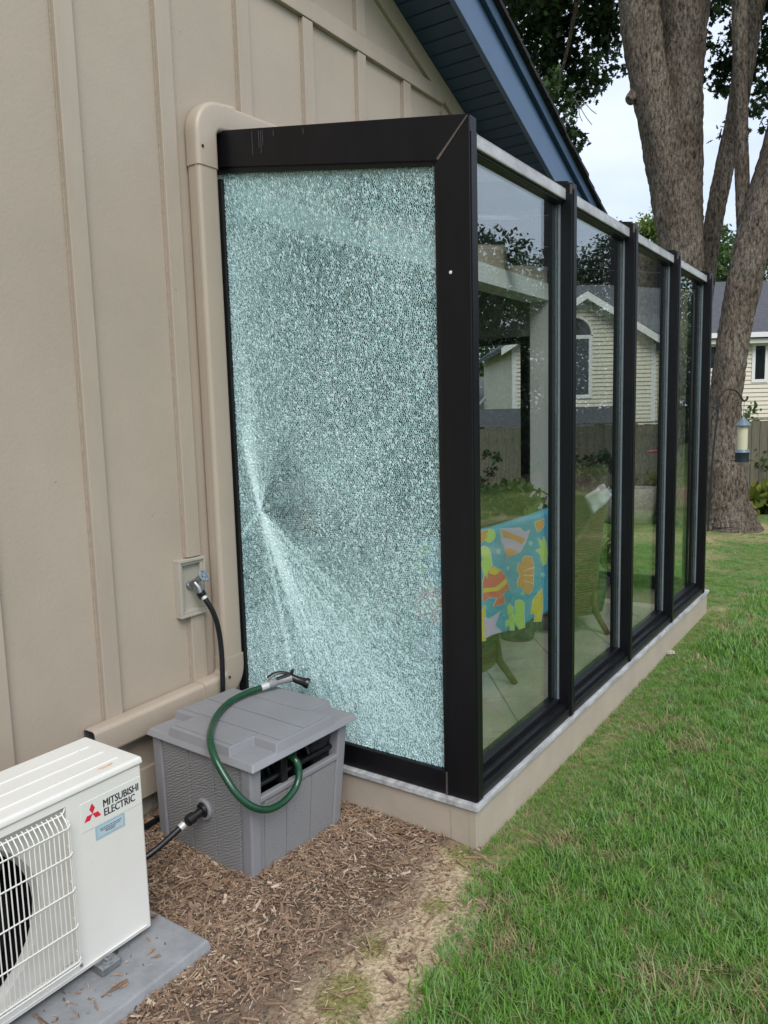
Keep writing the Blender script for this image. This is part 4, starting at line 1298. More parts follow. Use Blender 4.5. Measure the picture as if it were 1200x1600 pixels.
# ================================================================ HOSES
def smoothpath(P, n=10):
    P = [Vector(p) for p in P]
    out = []
    for i in range(len(P) - 1):
        p0, p1, p2, p3 = P[max(i - 1, 0)], P[i], P[i + 1], P[min(i + 2, len(P) - 1)]
        for j in range(n):
            t = j / n
            out.append(0.5 * ((2 * p1) + (p2 - p0) * t + (2 * p0 - 5 * p1 + 4 * p2 - p3) * t * t + (3 * p1 - p0 - 3 * p2 + p3) * t ** 3))
    out.append(P[-1])
    return out
bh = thing('black_hose', 'black leader hose from the wall faucet to the hose box inlet', 'hose', (-0.3, 1.0, 0))
path = smoothpath([(-0.222, 1.062, 0.822), (-0.216, 1.05, 0.80), (-0.2, 1.036, 0.755), (-0.186, 1.028, 0.69), (-0.178, 1.026, 0.6), (-0.18, 1.025, 0.5), (-0.186, 1.024, 0.42),
                   (-0.2, 1.03, 0.25), (-0.26, 1.055, 0.09), (-0.42, 1.065, 0.042), (-0.62, 1.05, 0.045), (-0.8, 1.04, 0.05), (-0.9, 0.97, 0.055), (-0.91, 0.87, 0.075), (-0.86, 0.80, 0.105), (-0.77, 0.765, 0.135), (-0.70, 0.752, 0.16), (-0.645, 0.744, 0.182)])
MB().tube(path, 0.0105, 10).build('tube', M['rubber'], bh, smooth=True)
MB().tube([path[1], path[6]], 0.0122, 12).build('ferrule', M['steelwhite'], bh, smooth=True)
MB().tube([path[-5], path[-1]], 0.0125, 12).build('ferrule', M['steelwhite'], bh, smooth=True)

gh = thing('green_hose', 'dark green garden hose looped over the hose box with a spray nozzle', 'hose', (-0.4, 0.5, 0.3))
path = smoothpath([(-0.385, 0.60, 0.36), (-0.382, 0.53, 0.372), (-0.38, 0.482, 0.36), (-0.383, 0.466, 0.32), (-0.41, 0.460, 0.283), (-0.47, 0.458, 0.262), (-0.54, 0.458, 0.267), (-0.595, 0.470, 0.295), (-0.628, 0.502, 0.34), (-0.636, 0.548, 0.395),
                   (-0.628, 0.600, 0.445), (-0.592, 0.655, 0.474), (-0.52, 0.725, 0.4735), (-0.43, 0.792, 0.4735), (-0.33, 0.838, 0.474), (-0.24, 0.845, 0.477), (-0.165, 0.828, 0.481)], 8)
MB().tube(path, 0.0118, 12).build('tube', M['hosegreen'], gh, smooth=True)
e0, e1 = path[-1], Vector((-0.138, 0.818, 0.484))
MB().tube([path[-2], e1], 0.0135, 12).build('ferrule', M['steelwhite'], gh, smooth=True)
# pistol nozzle lying on the lid
nz0 = Vector((-0.138, 0.818, 0.486))
d1 = Vector((0.83, -0.48, 0.10)).normalized()
m = MB()
m.tube([nz0 + d1 * t for t in (0, 0.02, 0.03, 0.07, 0.09)], [0.017, 0.018, 0.013, 0.014, 0.016], 12)
m.build('nozzle_grip', M['nozzle_grey'], gh, smooth=True)
h0 = nz0 + d1 * 0.092
d2 = Vector((0.35, -0.7, -0.25)).normalized()
m = MB()
m.tube([h0 - d2 * 0.025 + Vector((0, 0, 0.006)), h0 + d2 * 0.02, h0 + d2 * 0.045, h0 + d2 * 0.06], [0.012, 0.015, 0.016, 0.020], 12)
m.tube([h0 + d2 * 0.06, h0 + d2 * 0.072], [0.021, 0.020], 12)
m.build('nozzle_head', M['rubber'], gh, smooth=True)
m = MB()
tv = [h0 + Vector((-0.005, 0.008, 0.014)), h0 + Vector((-0.025, 0.026, 0.025)), h0 + Vector((-0.05, 0.042, 0.024)), h0 + Vector((-0.075, 0.054, 0.012))]
m.tube(smoothpath(tv, 5), 0.006, 8, sx=1.8)
m.build('trigger', M['rubber'], gh, smooth=True)
m = MB()
m.tube([nz0 + d1 * 0.03 + Vector((0, 0, 0.011)), nz0 + d1 * 0.085 + Vector((0, 0, 0.013))], 0.009, 8)
m.tube([h0 + Vector((0.0, 0.004, 0.012)), h0 + Vector((0.006, -0.003, 0.032))], [0.009, 0.006], 8)
m.build('grip_insert', M['rubber'], gh, smooth=True)

# ================================================================ AIR CONDITIONER
ac = thing('air_conditioner', 'white outdoor air conditioner unit with wire fan grille beside the hose box', 'air conditioner', (-1.34, 0.68, 0.05))
AX0, AX1, AY0, AY1, AZ0, AZ1 = -1.745, -0.940, 0.55, 0.80, 0.078, 0.560
fx0, fx1, fz0, fz1 = -1.70, -1.172, 0.110, 0.540      # fan recess
m = MB()
rc = 0.008
# front panel round the fan opening, rounded right corner
m.box((fx1, AY0, AZ0), (AX1 - rc, AY0 + 0.02, AZ1)); m.box((AX0, AY0, AZ0), (fx0, AY0 + 0.02, AZ1))
m.box((fx0, AY0, AZ0), (fx1, AY0 + 0.02, fz0)); m.box((fx0, AY0, fz1), (fx1, AY0 + 0.02, AZ1))
prof = [(AX1 - rc, AY0)] + [(AX1 - rc + rc * sin(radians(a)), AY0 + rc - rc * cos(radians(a))) for a in range(15, 91, 15)] + [(AX1, AY1), (AX1 - rc, AY1)]
m.hexa([(p[0], p[1], AZ0) for p in prof], [(p[0], p[1], AZ1) for p in prof])
m.build('casing', M['acwhite'], ac, smooth=True)
MB().box((AX0, AY0 + 0.02, AZ0 + 0.003), (AX1 - rc, AY1, AZ0 + 0.02)).build('base_pan', M['acwhite'], ac)
MB().box((AX0, AY1 - 0.012, AZ0 + 0.02), (AX1 - rc, AY1, AZ1)).build('back_panel', M['acinner'], ac)
# side service cover
MB().box((AX1 + 0.0005, AY0 + 0.03, AZ0 + 0.03), (AX1 + 0.012, AY1 - 0.02, AZ0 + 0.33)).build('service_cover', M['acwhite'], ac, bevel=0.004)
# top cover with lip and ribs
m = MB()
tx1 = AX1 + 0.006
m.hexa([(AX0 - 0.006, AY0 - 0.006, AZ1 + 0.0015), (tx1, AY0 - 0.006, AZ1 + 0.0015), (tx1, AY1 + 0.006, AZ1 + 0.0015), (AX0 - 0.006, AY1 + 0.006, AZ1 + 0.0015)],
       [(AX0 - 0.004, AY0 - 0.003, AZ1 + 0.022), (tx1 - 0.003, AY0 - 0.003, AZ1 + 0.022), (tx1 - 0.003, AY1 + 0.003, AZ1 + 0.022), (AX0 - 0.004, AY1 + 0.003, AZ1 + 0.022)])
m.build('top_cover', M['acwhite'], ac, bevel=0.007, seg=3)
for yy in (0.60, 0.665, 0.73):
    MB().hexa([(AX0 + 0.02, yy - 0.004, AZ1 + 0.0215), (AX1 - 0.035, yy - 0.004, AZ1 + 0.0215), (AX1 - 0.035, yy + 0.004, AZ1 + 0.0215), (AX0 + 0.02, yy + 0.004, AZ1 + 0.0215)],
              [(AX0 + 0.02, yy - 0.001, AZ1 + 0.0245), (AX1 - 0.04, yy - 0.001, AZ1 + 0.0245), (AX1 - 0.04, yy + 0.001, AZ1 + 0.0245), (AX0 + 0.02, yy + 0.001, AZ1 + 0.0245)]).build('top_rib', M['acwhite'], ac, bevel=0.001)
MB().extr([(-1.03 + 0.016 * cos(a) * (1.3 + 0.4 * sin(3 * a)), 0.578 + 0.009 * sin(a) * (1 + 0.4 * cos(2 * a)), AZ1 + 0.0222) for a in np.linspace(0, 2 * pi, 14)[:-1]], (0, 0, 0.0004)).build('rust_stain', M['rust'], ac)
# recess behind the grille: shroud plate with round mouth
fcx, fcz, fr0 = -1.462, 0.325, 0.205
m = MB()
n_ = 40
yy = AY0 + 0.022
sq = []
for i in range(n_):
    a = 2 * pi * i / n_
    k_ = 1 / max(abs(cos(a)) / (fx1 - fcx if cos(a) > 0 else fcx - fx0), abs(sin(a)) / (fz1 - fcz if sin(a) > 0 else fcz - fz0))
    sq.append((fcx + k_ * cos(a), yy - 0.008, fcz + k_ * sin(a)))
c1 = [(fcx + (fr0 + 0.012) * cos(2 * pi * i / n_), yy - 0.002, fcz + (fr0 + 0.012) * sin(2 * pi * i / n_)) for i in range(n_)]
c2 = [(fcx + fr0 * cos(2 * pi * i / n_), yy + 0.018, fcz + fr0 * sin(2 * pi * i / n_)) for i in range(n_)]
c3 = [(fcx + (fr0 - 0.004) * cos(2 * pi * i / n_), yy + 0.085, fcz + (fr0 - 0.004) * sin(2 * pi * i / n_)) for i in range(n_)]
vs = sq + c1 + c2 + c3
fs = []
for q in range(3):
    for i in range(n_):
        j = (i + 1) % n_
        fs.append((q * n_ + i, q * n_ + j, (q + 1) * n_ + j, (q + 1) * n_ + i))
m.add(vs, fs)
m.m = [0] * (2 * n_) + [1] * n_
m.build('fan_shroud', [M['acinner'], M['blackmatte']], ac, smooth=True)
MB().box((fx0, yy + 0.12, fz0), (fx1, yy + 0.125, fz1)).build('inner_baffle', M['blackmatte'], ac)
m = MB()
m.lathe([(0.045, 0), (0.05, 0.02), (0.05, 0.06)], (fcx, yy + 0.03, fcz), (0, 1, 0), 20)
for i in range(3):
    a0 = 2 * pi * i / 3 + 0.4
    pts0, pts1 = [], []
    for j in range(9):
        a = a0 + radians(85) * j / 8
        pts0.append((fcx + 0.045 * cos(a), yy + 0.04 + 0.04 * j / 8, fcz + 0.045 * sin(a)))
        pts1.append((fcx + 0.19 * cos(a + 0.25), yy + 0.03 + 0.07 * j / 8, fcz + 0.19 * sin(a + 0.25)))
    m.add(pts0 + pts1, [(j, j + 1, 9 + j + 1, 9 + j) for j in range(8)])
m.build('fan', M['black'], ac, smooth=True)
# wire guard, each wire its own part
yg = AY0 - 0.022
gx1, gx0, gz0, gz1 = fx1 - 0.012, fx0 + 0.012, fz0 + 0.012, fz1 - 0.014
wire_me = None
nw = 40
for i in range(nw):
    xw = gx1 - (gx1 - gx0) * i / (nw - 1)
    if wire_me is None:
        m = MB().tube([(0, AY0 + 0.004, gz0 - 0.004), (0, yg + 0.006, gz0 - 0.002), (0, yg, gz0 + 0.008), (0, yg, gz1 - 0.028), (0, yg + 0.004, gz1 - 0.02), (0, AY0 + 0.0, gz1 + 0.0), (0, AY0 + 0.006, gz1 + 0.002)], 0.00165, 6)
        o = m.build('grille_wire', M['acwhite'], ac, smooth=True)
        o.location = (xw, 0, 0); wire_me = o
    else:
        o = wire_me.copy(); C.objects.link(o); o.location = (xw, 0, 0)
for zz in (gz0 + 0.003, gz0 + 0.012, gz0 + 0.105, gz0 + 0.205, gz0 + 0.30, gz1 - 0.03, gz1 - 0.002):
    ydd = AY0 - 0.001 if zz > gz1 - 0.01 else yg - 0.003
    MB().tube([(gx0, AY0 + 0.005, zz + 0.006), (gx0 + 0.001, ydd + 0.006, zz), (gx0 + 0.006, ydd, zz), (gx1 - 0.002, ydd, zz), (gx1 + 0.006, ydd + 0.003, zz + 0.004), (gx1 + 0.010, AY0 + 0.002, zz + 0.013)], 0.0021, 6).build('grille_wire', M['acwhite'], ac, smooth=True)
MB().tube([(gx1 + 0.006, yg + 0.004, gz0 + 0.02), (gx1 + 0.006, yg + 0.004, gz1 - 0.015)], 0.0024, 6).build('grille_wire', M['acwhite'], ac, smooth=True)
# name plate, emblem and lettering
ypl = AY0 - 0.0012
pl = MB().box((-1.133, ypl, 0.449), (-0.946, AY0 + 0.001, 0.527)).build('name_plate', M['label_plate'], ac, bevel=0.0005)
lx, lz, u = -1.1, 0.4885, 0.0165
def rhomb(ang):
    d_ = Vector((cos(ang), 0, sin(ang))); n2 = Vector((-sin(ang), 0, cos(ang)))
    o_ = Vector((lx, ypl - 0.0008, lz))
    return [o_, o_ + d_ * u * 0.866 + n2 * u * 0.5, o_ + d_ * u * 1.732, o_ + d_ * u * 0.866 - n2 * u * 0.5]
m = MB()
for ang in (90, 210, 330):
    m.extr(rhomb(radians(ang)), (0, 0.0006, 0))
m.build('emblem', M['red'], pl)
def text(body, x_, z_, h, wscale, parent, mat_, y_, weight=0.0):
    cu = bpy.data.curves.new('lettering', 'FONT')
    cu.body = body
    cu.size = 1.0
    cu.offset = weight
    cu.extrude = 0.0
    cu.resolution_u = 3
    tmp = bpy.data.objects.new('lettering_tmp', cu)
    C.objects.link(tmp)
    bpy.context.view_layer.update()
    dg = bpy.context.evaluated_depsgraph_get()
    me_ = bpy.data.meshes.new_from_object(tmp.evaluated_get(dg))
    bpy.data.objects.remove(tmp)
    me_.materials.clear(); me_.materials.append(mat_)
    o = bpy.data.objects.new('lettering', me_)
    C.objects.link(o)
    v_ = np.empty(len(me_.vertices) * 3, np.float32); me_.vertices.foreach_get('co', v_); v_ = v_.reshape(-1, 3)
    W2, H2 = v_[:, 0].max() - v_[:, 0].min(), v_[:, 1].max() - v_[:, 1].min()
    v_[:, 0] = (v_[:, 0] - v_[:, 0].min()) / W2 * wscale
    v_[:, 1] = (v_[:, 1] - v_[:, 1].min()) / H2 * h
    q = np.stack([v_[:, 0] + x_, np.full(len(v_), y_), v_[:, 1] + z_], 1).astype(np.float32)
    me_.vertices.foreach_set('co', q.ravel())
    me_.update()
    par = parent
    o.parent = par
    top = par.parent if par.parent else par
    o.matrix_parent_inverse = Matrix.Translation(-top.location)
    return o
def ctext(*a): return text(*a)
for ob_ in (pl.children):
    ob_.matrix_parent_inverse = Matrix.Translation(-ac.location)
for q_ in range(3):
    ctext('MITSUBISHI', -1.067 + 0.0006 * q_, 0.4905 + 0.0003 * q_, 0.0205, 0.111, pl, M['ink'], ypl - 0.0006 - 0.0002 * q_)
    ctext('ELECTRIC', -1.066 + 0.0006 * q_, 0.4655 + 0.0003 * q_, 0.0205, 0.097, pl, M['ink'], ypl - 0.0006 - 0.0002 * q_)
for o in pl.children:      # children of a part use the part's own frame (parts sit at the thing's frame)
    o.matrix_parent_inverse = Matrix()
st_ = MB().box((-1.095, AY0 - 0.001, 0.410), (-1.004, AY0 + 0.001, 0.4475)).build('sticker', M['stickeredge'], ac)
def sub(mb, name, mat_, part):
    o = mb.build(name, mat_)
    o.parent = part
    o.matrix_parent_inverse = Matrix()
    return o
sub(MB().box((-1.089, AY0 - 0.0016, 0.4155), (-1.010, AY0 - 0.0011, 0.4425)), 'sticker_field', M['sticker'], st_)
m = MB()
for zz, xs0, xs1 in ((0.4355, -1.082, -1.016), (0.4305, -1.080, -1.02), (0.4262, -1.066, -1.034), (0.422, -1.064, -1.036)):
    x_ = xs0
    while x_ < xs1:
        wd_ = random.uniform(0.002, 0.007)
        m.box((x_, AY0 - 0.0021, zz), (min(x_ + wd_, xs1), AY0 - 0.0017, zz + 0.0018))
        x_ += wd_ + 0.0015
sub(m, 'sticker_print', M['ink'], st_)
# feet and bolts
for xx in (-1.10, -1.60):
    m = MB().box((xx - 0.03, AY0 - 0.035, 0.054), (xx + 0.03, AY1 + 0.03, 0.0775))
    m.build('foot', M['zinc'], ac, bevel=0.004)
    MB().lathe([(0.016, 0), (0.016, 0.002), (0.009, 0.0025), (0.009, 0.010), (0.005, 0.011), (0.005, 0.018)], (xx, AY0 - 0.02, 0.0775), (0, 0, 1), 6).build('bolt', M['zinc'], ac)
m = MB().tube([(AX0 + 0.05, AY0 - 0.003, AZ0 + 0.012), (AX1 - 0.02, AY0 - 0.003, AZ0 + 0.012)], 0.0028, 6)
m.build('lower_bead', M['acwhite'], ac)
MB().lathe([(0.005, 0), (0.004, 0.003)], (-1.165, AY0 - 0.0, AZ0 + 0.022), (0, -1, 0), 8).build('screw', M['zinc'], ac)

pad = MB()
pad.hexa([(-1.96, 0.375, 0.0), (-0.862, 0.375, 0.0), (-0.862, 0.96, 0.0), (-1.96, 0.96, 0.0)], [(-1.95, 0.392, 0.053), (-0.874, 0.392, 0.053), (-0.874, 0.95, 0.053), (-1.95, 0.95, 0.053)])
tag(pad.build('equipment_pad', M['pad'], None, bevel=0.006, seg=3), 'flat grey equipment pad under the white air conditioner', 'pad')

# a dried leaf and a few bits on the mulch
def dry_leaf(loc, rz_, s_, name, label):
    m = MB()
    out = []
    for i in range(14):
        a = 2 * pi * i / 14
        r = s_ * (0.55 + 0.45 * abs(cos(a * 2.5)))
        out.append((r * cos(a) * 1.3, r * sin(a) * 0.8, s_ * 0.35 * abs(sin(a * 1.5)) + 0.004))
    m.add([(0, 0, 0.002)] + out, [(0, i + 1, (i + 1) % 14 + 1) for i in range(14)])
    o = m.build(name, M['dryleaf'])
    sd_ = o.modifiers.new('solid', 'SOLIDIFY'); sd_.thickness = 0.001
    o.location = loc; o.rotation_euler = (0.3, 0.2, rz_)
    tag(o, label, 'leaf')
dry_leaf((-0.63, 0.565, 0.02), 0.7, 0.028, 'dry_leaf', 'curled brown dry leaf at the near corner of the hose box')
dry_leaf((-0.9, 0.60, 0.056), 2.0, 0.016, 'dry_leaf', 'small brown dry leaf lying on the grey equipment pad')
# ================================================================ INSIDE THE SUNROOM
def wicker_chair(name, label, W_=0.66, D_=0.60, back=0.90, armz=0.62, skirt=0.13):
    """barrel armchair of woven strands, front towards local +Y, base centre at the origin"""
    root = thing(name, label, 'armchair')
    a_, b_ = W_ / 2, D_ / 2
    def plan(th, k=1.0):      # th from 0 (front right) over the back to 1 (front left)
        ang = radians(62) - radians(304) * th
        ex = 2 / 2.8
        cx, sx = cos(ang), sin(ang)
        return (a_ * k * math.copysign(abs(cx) ** ex, cx), b_ * k * math.copysign(abs(sx) ** ex, sx))
    def top(th):
        d = abs(th - 0.5) * 2
        t = min(max((d - 0.30) / 0.35, 0), 1); t = t * t * (3 - 2 * t)
        return back * (1 - t) + armz * t
    m = MB()
    N = 64
    z = skirt
    row = 0
    while z < back:
        seg = []
        for i in range(N + 1):
            th = i / N
            if top(th) >= z:
                k = (0.93 + 0.10 * (z - skirt) / (back - skirt)) + (0.012 if (i + row) % 2 else -0.004)
                x, y = plan(th, k)
                rk = -0.06 * max(z - 0.45, 0)
                seg.append((x, y + rk, z))
            else:
                if len(seg) > 2: m.tube(seg, 0.0085, 5, cap=False)
                seg = []
        if len(seg) > 2: m.tube(seg, 0.0085, 5, cap=False)
        z += 0.0175; row += 1
    m.build('woven_shell', M['wicker'], root, smooth=True)
    m = MB()
    inn = []
    for i in range(N + 1):
        th = i / N
        x, y = plan(th, 0.93); x2, y2 = plan(th, 1.0)
        inn.append(((x, y, skirt), (x2 * 0.985, y2 * 0.985 - 0.06 * (top(th) - 0.45), top(th))))
    vs = [p[0] for p in inn] + [p[1] for p in inn]
    m.add(vs, [(i, i + 1, N + 1 + i + 1, N + 1 + i) for i in range(N)])
    m.build('liner', M['wickerdark'], root, smooth=True)
    m = MB()
    m.tube([(plan(i / N, 1.02)[0], plan(i / N, 1.02)[1] - 0.06 * max(top(i / N) - 0.45, 0), top(i / N) + 0.005) for i in range(N + 1)], 0.02, 8)
    m.build('rim', M['wicker'], root, smooth=True)
    m = MB()
    for i in range(9):
        m.tube([(-a_ * 0.8, -b_ * 0.75 + i * b_ * 0.2, 0.40), (a_ * 0.8, -b_ * 0.75 + i * b_ * 0.2, 0.40)], 0.02, 5)
    m.build('seat', M['wicker'], root, smooth=True)
    for sx_ in (-1, 1):
        for sy_ in (-1, 1):
            MB().tube([(sx_ * a_ * 0.72, sy_ * b_ * 0.68, 0.40), (sx_ * a_ * 0.8, sy_ * b_ * 0.78, skirt), (sx_ * a_ * 0.98, sy_ * b_ * 0.98, 0.0)], [0.022, 0.021, 0.017], 10).build('leg', M['wicker'], root, smooth=True)
    return root
FZ = 0.051
c1_ = wicker_chair('wicker_armchair', 'brown wicker armchair with a fish print towel over its back', 0.70, 0.56)
c1_.location = (1.16, 0.86, FZ); c1_.rotation_euler = (0, 0, radians(-12.5))
c2_ = wicker_chair('wicker_armchair', 'brown wicker armchair behind the second window from the sunroom corner', 0.62, 0.60, 0.84, 0.56)
c2_.location = (2.62, 0.80, FZ); c2_.rotation_euler = (0, 0, radians(38))

# beach towel hanging over the back of the first chair
TA, TB = Vector((0.60, 0.545, 0)), Vector((1.54, 0.345, 0))
tdir = (TB - TA).normalized(); tn = Vector((tdir.y, -tdir.x, 0))          # towards the glass
Lw = (TB - TA).length
def towel_top(s):
    return 0.975 - 0.035 * (1 - ((s - 0.35) / 0.65) ** 2) + 0.02 * s
def tw(s, z):
    fold = (0.011 * sin(s * 15 + 0.6) + 0.006 * sin(s * 34 + z * 4)) * min(1.0, 0.25 + (1.0 - z) * 1.6)
    return TA + tdir * (s * Lw) + tn * fold + Vector((0, 0, z))
towel = thing('beach_towel', 'blue beach towel printed with fish and shells hanging over the wicker armchair', 'towel', TA)
ns, nv = 60, 40
V, F = [], []
for j in range(nv + 1):
    for i in range(ns + 1):
        s_ = i / ns
        zt_ = towel_top(s_)
        zb_ = 0.415 + 0.03 * sin(s_ * 6 + 0.5) + 0.06 * s_
        t = j / nv
        if t < 0.14:          # part lying over the rim and down the inside
            q = (0.14 - t) / 0.14
            p = tw(s_, zt_ - 0.012 - 0.05 * q) - tn * (0.035 + 0.045 * min(1, q * 2))
            if q < 0.3: p = tw(s_, zt_ - 0.002) - tn * (0.08 * q / 0.3 * 0.5)
        else:
            q = (t - 0.14) / 0.86
            p = tw(s_, zt_ + (zb_ - zt_) * q)
        V.append(tuple(p))
for j in range(nv):
    for i in range(ns):
        a = j * (ns + 1) + i
        F.append((a, a + 1, a + ns + 2, a + ns + 1))
M['towel'] = mat('towel', (0.11, 0.44, 0.64), 0.95, var=(90, 0.2), bump=(300, 0.5, 0.003))
to_ = npmesh('cloth', V, F, M['towel'], towel, True)
sd_ = to_.modifiers.new('solid', 'SOLIDIFY'); sd_.thickness = 0.004
PC = {'w': mat('print_white', (0.72, 0.74, 0.70), 0.95), 'o': mat('print_orange', (0.78, 0.34, 0.09), 0.95), 'p': mat('print_lilac', (0.68, 0.52, 0.74), 0.95), 'r': mat('print_red', (0.75, 0.11, 0.10), 0.95),
      'y': mat('print_yellow', (0.78, 0.6, 0.06), 0.95), 'g': mat('print_lime', (0.52, 0.76, 0.17), 0.95), 'c': mat('print_aqua', (0.32, 0.62, 0.66), 0.95)}
pn_ = Vector((tn.x, tn.y, 0))
def towel_sz(px, py):
    h = onplane(740 + px / 5, 780 + py / 5, TA, pn_)
    return (h - TA).dot(tdir) / Lw, h.z
SHP = {'print': 0}
def fine(poly, n=3):
    out = []
    for i in range(len(poly)):
        a, b = poly[i], poly[(i + 1) % len(poly)]
        for k_ in range(n):
            out.append((a[0] + (b[0] - a[0]) * k_ / n, a[1] + (b[1] - a[1]) * k_ / n))
    return out
def prnt(poly, col, lift, shift=0.0):
    """printed shape, drawn in the towel's own width and height and laid on its surface"""
    P = []
    for x_, y_ in fine(poly):
        s_, z_ = towel_sz(x_, y_)
        s_ += shift
        P.append((s_, z_))
    m = MB()
    n_ = len(P)
    c_ = Vector((0, 0, 0))
    me_ = bpy.data.meshes.new('print')
    bm_ = bmesh.new()
    vsb = [bm_.verts.new((p[0], p[1], 0)) for p in P]
    fc = bm_.faces.new(vsb)
    bmesh.ops.triangulate(bm_, faces=[fc])
    bmesh.ops.subdivide_edges(bm_, edges=bm_.edges[:], cuts=2, use_grid_fill=True)
    for v_ in bm_.verts:
        v_.co = tw(v_.co.x, v_.co.y) + tn * (0.0045 + lift * 0.0012)
    bm_.to_mesh(me_); bm_.free()
    me_.materials.append(PC[col])
    o = bpy.data.objects.new('print', me_)
    C.objects.link(o); o.parent = towel; o.matrix_parent_inverse = Matrix.Translation(-towel.location)
def grow(poly, d):
    cx_ = sum(p[0] for p in poly) / len(poly); cy_ = sum(p[1] for p in poly) / len(poly)
    n_ = len(poly)
    ar = sum(poly[i][0] * poly[(i + 1) % n_][1] - poly[(i + 1) % n_][0] * poly[i][1] for i in range(n_))
    sg = 1 if ar > 0 else -1
    out = []
    for i in range(n_):
        a, b, c_ = poly[i - 1], poly[i], poly[(i + 1) % n_]
        e1 = Vector((b[0] - a[0], b[1] - a[1])).normalized(); e2 = Vector((c_[0] - b[0], c_[1] - b[1])).normalized()
        nn = Vector((e1.y + e2.y, -e1.x - e2.x)) * sg
        nn = nn.normalized() if nn.length > 1e-6 else Vector((e1.y, -e1.x)) * sg
        out.append((b[0] + nn.x * d, b[1] + nn.y * d))
    return out
def figure(outline, col, bands=(), shift=0.0):
    prnt(grow(outline, 5), 'w', 0, shift)
    prnt(outline, col, 1, shift)
    for pl_, c_ in bands:
        prnt(pl_, c_, 2, shift)
def oval(cx_, cy_, rx, ry, n_=12, rot=0):
    return [(cx_ + rx * cos(2 * pi * i / n_) * cos(rot) - ry * sin(2 * pi * i / n_) * sin(rot), cy_ + rx * cos(2 * pi * i / n_) * sin(rot) + ry * sin(2 * pi * i / n_) * cos(rot)) for i in range(n_)]
for sh in (0.0, -0.47):
    figure([(196, 232), (360, 226), (400, 262), (438, 240), (410, 330), (362, 408), (262, 458), (235, 370), (208, 330)], 'p',
           [([(205, 235), (400, 310), (372, 350), (330, 320), (225, 292)], 'o'), ([(238, 388), (280, 382), (348, 412), (264, 452)], 'o')], sh)
    figure([(470, 180), (540, 150), (535, 210), (490, 255), (478, 215)], 'o', (), sh)
    figure([(380, 470), (410, 442), (450, 452), (466, 520), (462, 690), (440, 740), (395, 735), (385, 690), (350, 685), (345, 640), (362, 600), (342, 545), (352, 500), (375, 505)], 'o',
           [([(385, 560), (464, 530), (464, 538), (385, 566)], 'w'), ([(385, 590), (464, 592), (464, 600), (385, 597)], 'w'), ([(385, 630), (462, 655), (462, 662), (385, 637)], 'w')], sh)
    figure([(135, 520), (190, 552), (230, 590), (262, 640), (290, 715), (235, 705), (210, 740), (225, 805), (140, 838), (165, 770), (120, 762), (66, 800), (66, 650), (80, 600)], 'r',
           [([(135, 524), (188, 556), (150, 590), (105, 575)], 'y'), ([(66, 695), (150, 685), (235, 612), (255, 650), (160, 715), (66, 730)], 'y')], sh)
    figure([(288, 820), (322, 850), (318, 900), (335, 920), (335, 800), (365, 785), (395, 810), (392, 900), (396, 1000), (365, 1016), (330, 960), (330, 1026), (280, 1026), (288, 975), (232, 990), (228, 950), (285, 935), (255, 890), (255, 840)], 'g', (), sh)
    figure([(70, 910), (115, 940), (185, 872), (150, 985), (198, 1030), (120, 1060), (72, 1085)], 'p', (), sh)
    figure(oval(118, 285, 34, 52, 12, 0.3), 'g', (), sh)
    figure(oval(88, 415, 30, 50, 12, -0.3), 'g', (), sh)
    figure([(490, 300), (520, 330), (535, 290), (550, 330), (560, 420), (545, 500), (520, 515), (505, 425), (478, 400), (510, 380)], 'g', (), sh)
    figure([(515, 690), (518, 840), (510, 950), (470, 955), (478, 890), (445, 900), (465, 790)], 'y', (), sh)
    for cx_, cy_, r_ in ((178, 405, 17), (445, 345, 15), (268, 538, 15), (78, 845, 16), (380, 738, 12), (520, 588, 14), (215, 900, 9)):
        prnt(oval(cx_, cy_, r_, r_ * 1.3), 'c', 0, sh)

# sofa with a rust cushion deeper in the room
sf = thing('wicker_sofa', 'dark wicker sofa with a rust cushion seen through the cracked pane', 'sofa', (1.4, 2.9, 0.05))
MB().box((0.55, 2.7, 0.18), (2.1, 3.3, 0.48)).build('base', M['wicker'], sf, bevel=0.03)
MB().box((0.55, 3.3, 0.18), (2.1, 3.45, 1.0)).build('backrest', M['wicker'], sf, bevel=0.04)
for xx in (0.42, 2.1):
    MB().box((xx, 2.7, 0.18), (xx + 0.13, 3.45, 0.7)).build('armrest', M['wicker'], sf, bevel=0.03)
for xx in (0.5, 2.15):
    for yy in (2.75, 3.4):
        MB().tube([(xx, yy, 0.051), (xx, yy, 0.2)], 0.025, 8).build('leg', M['wicker'], sf)
MB().box((0.62, 3.05, 0.5), (1.1, 3.28, 0.98)).build('cushion', M['cushion'], sf, bevel=0.08, seg=4)

# basket on a stand, the brown shape behind the impact point
pst = thing('plant_stand', 'slim dark wooden plant stand behind the cracked pane', 'stand', (1.26, 1.80, 0.05))
MB().box((1.10, 1.64, 0.78), (1.42, 1.96, 0.81)).build('top', M['wood'], pst, bevel=0.004)
for sx_ in (1.13, 1.39):
    for sy_ in (1.67, 1.93):
        MB().tube([(sx_, sy_, 0.051), (sx_, sy_, 0.78)], 0.014, 8).build('leg', M['wood'], pst)
bsk = MB()
for i in range(13):
    zz = 0.82 + 0.022 * i
    bsk.tube([(1.26 + (0.13 + 0.004 * i) * cos(2 * pi * j / 24), 1.80 + (0.13 + 0.004 * i) * sin(2 * pi * j / 24), zz + 0.003 * (j % 2)) for j in range(25)], 0.0125, 6)
bsk.lathe([(0.12, 0), (0.12, 0.01), (0.17, 0.27), (0.165, 0.27), (0.11, 0.02)], (1.26, 1.80, 0.812), n=24)
M['basket'] = mat('basket', (0.42, 0.17, 0.07), 0.7, var=(30, 0.4))
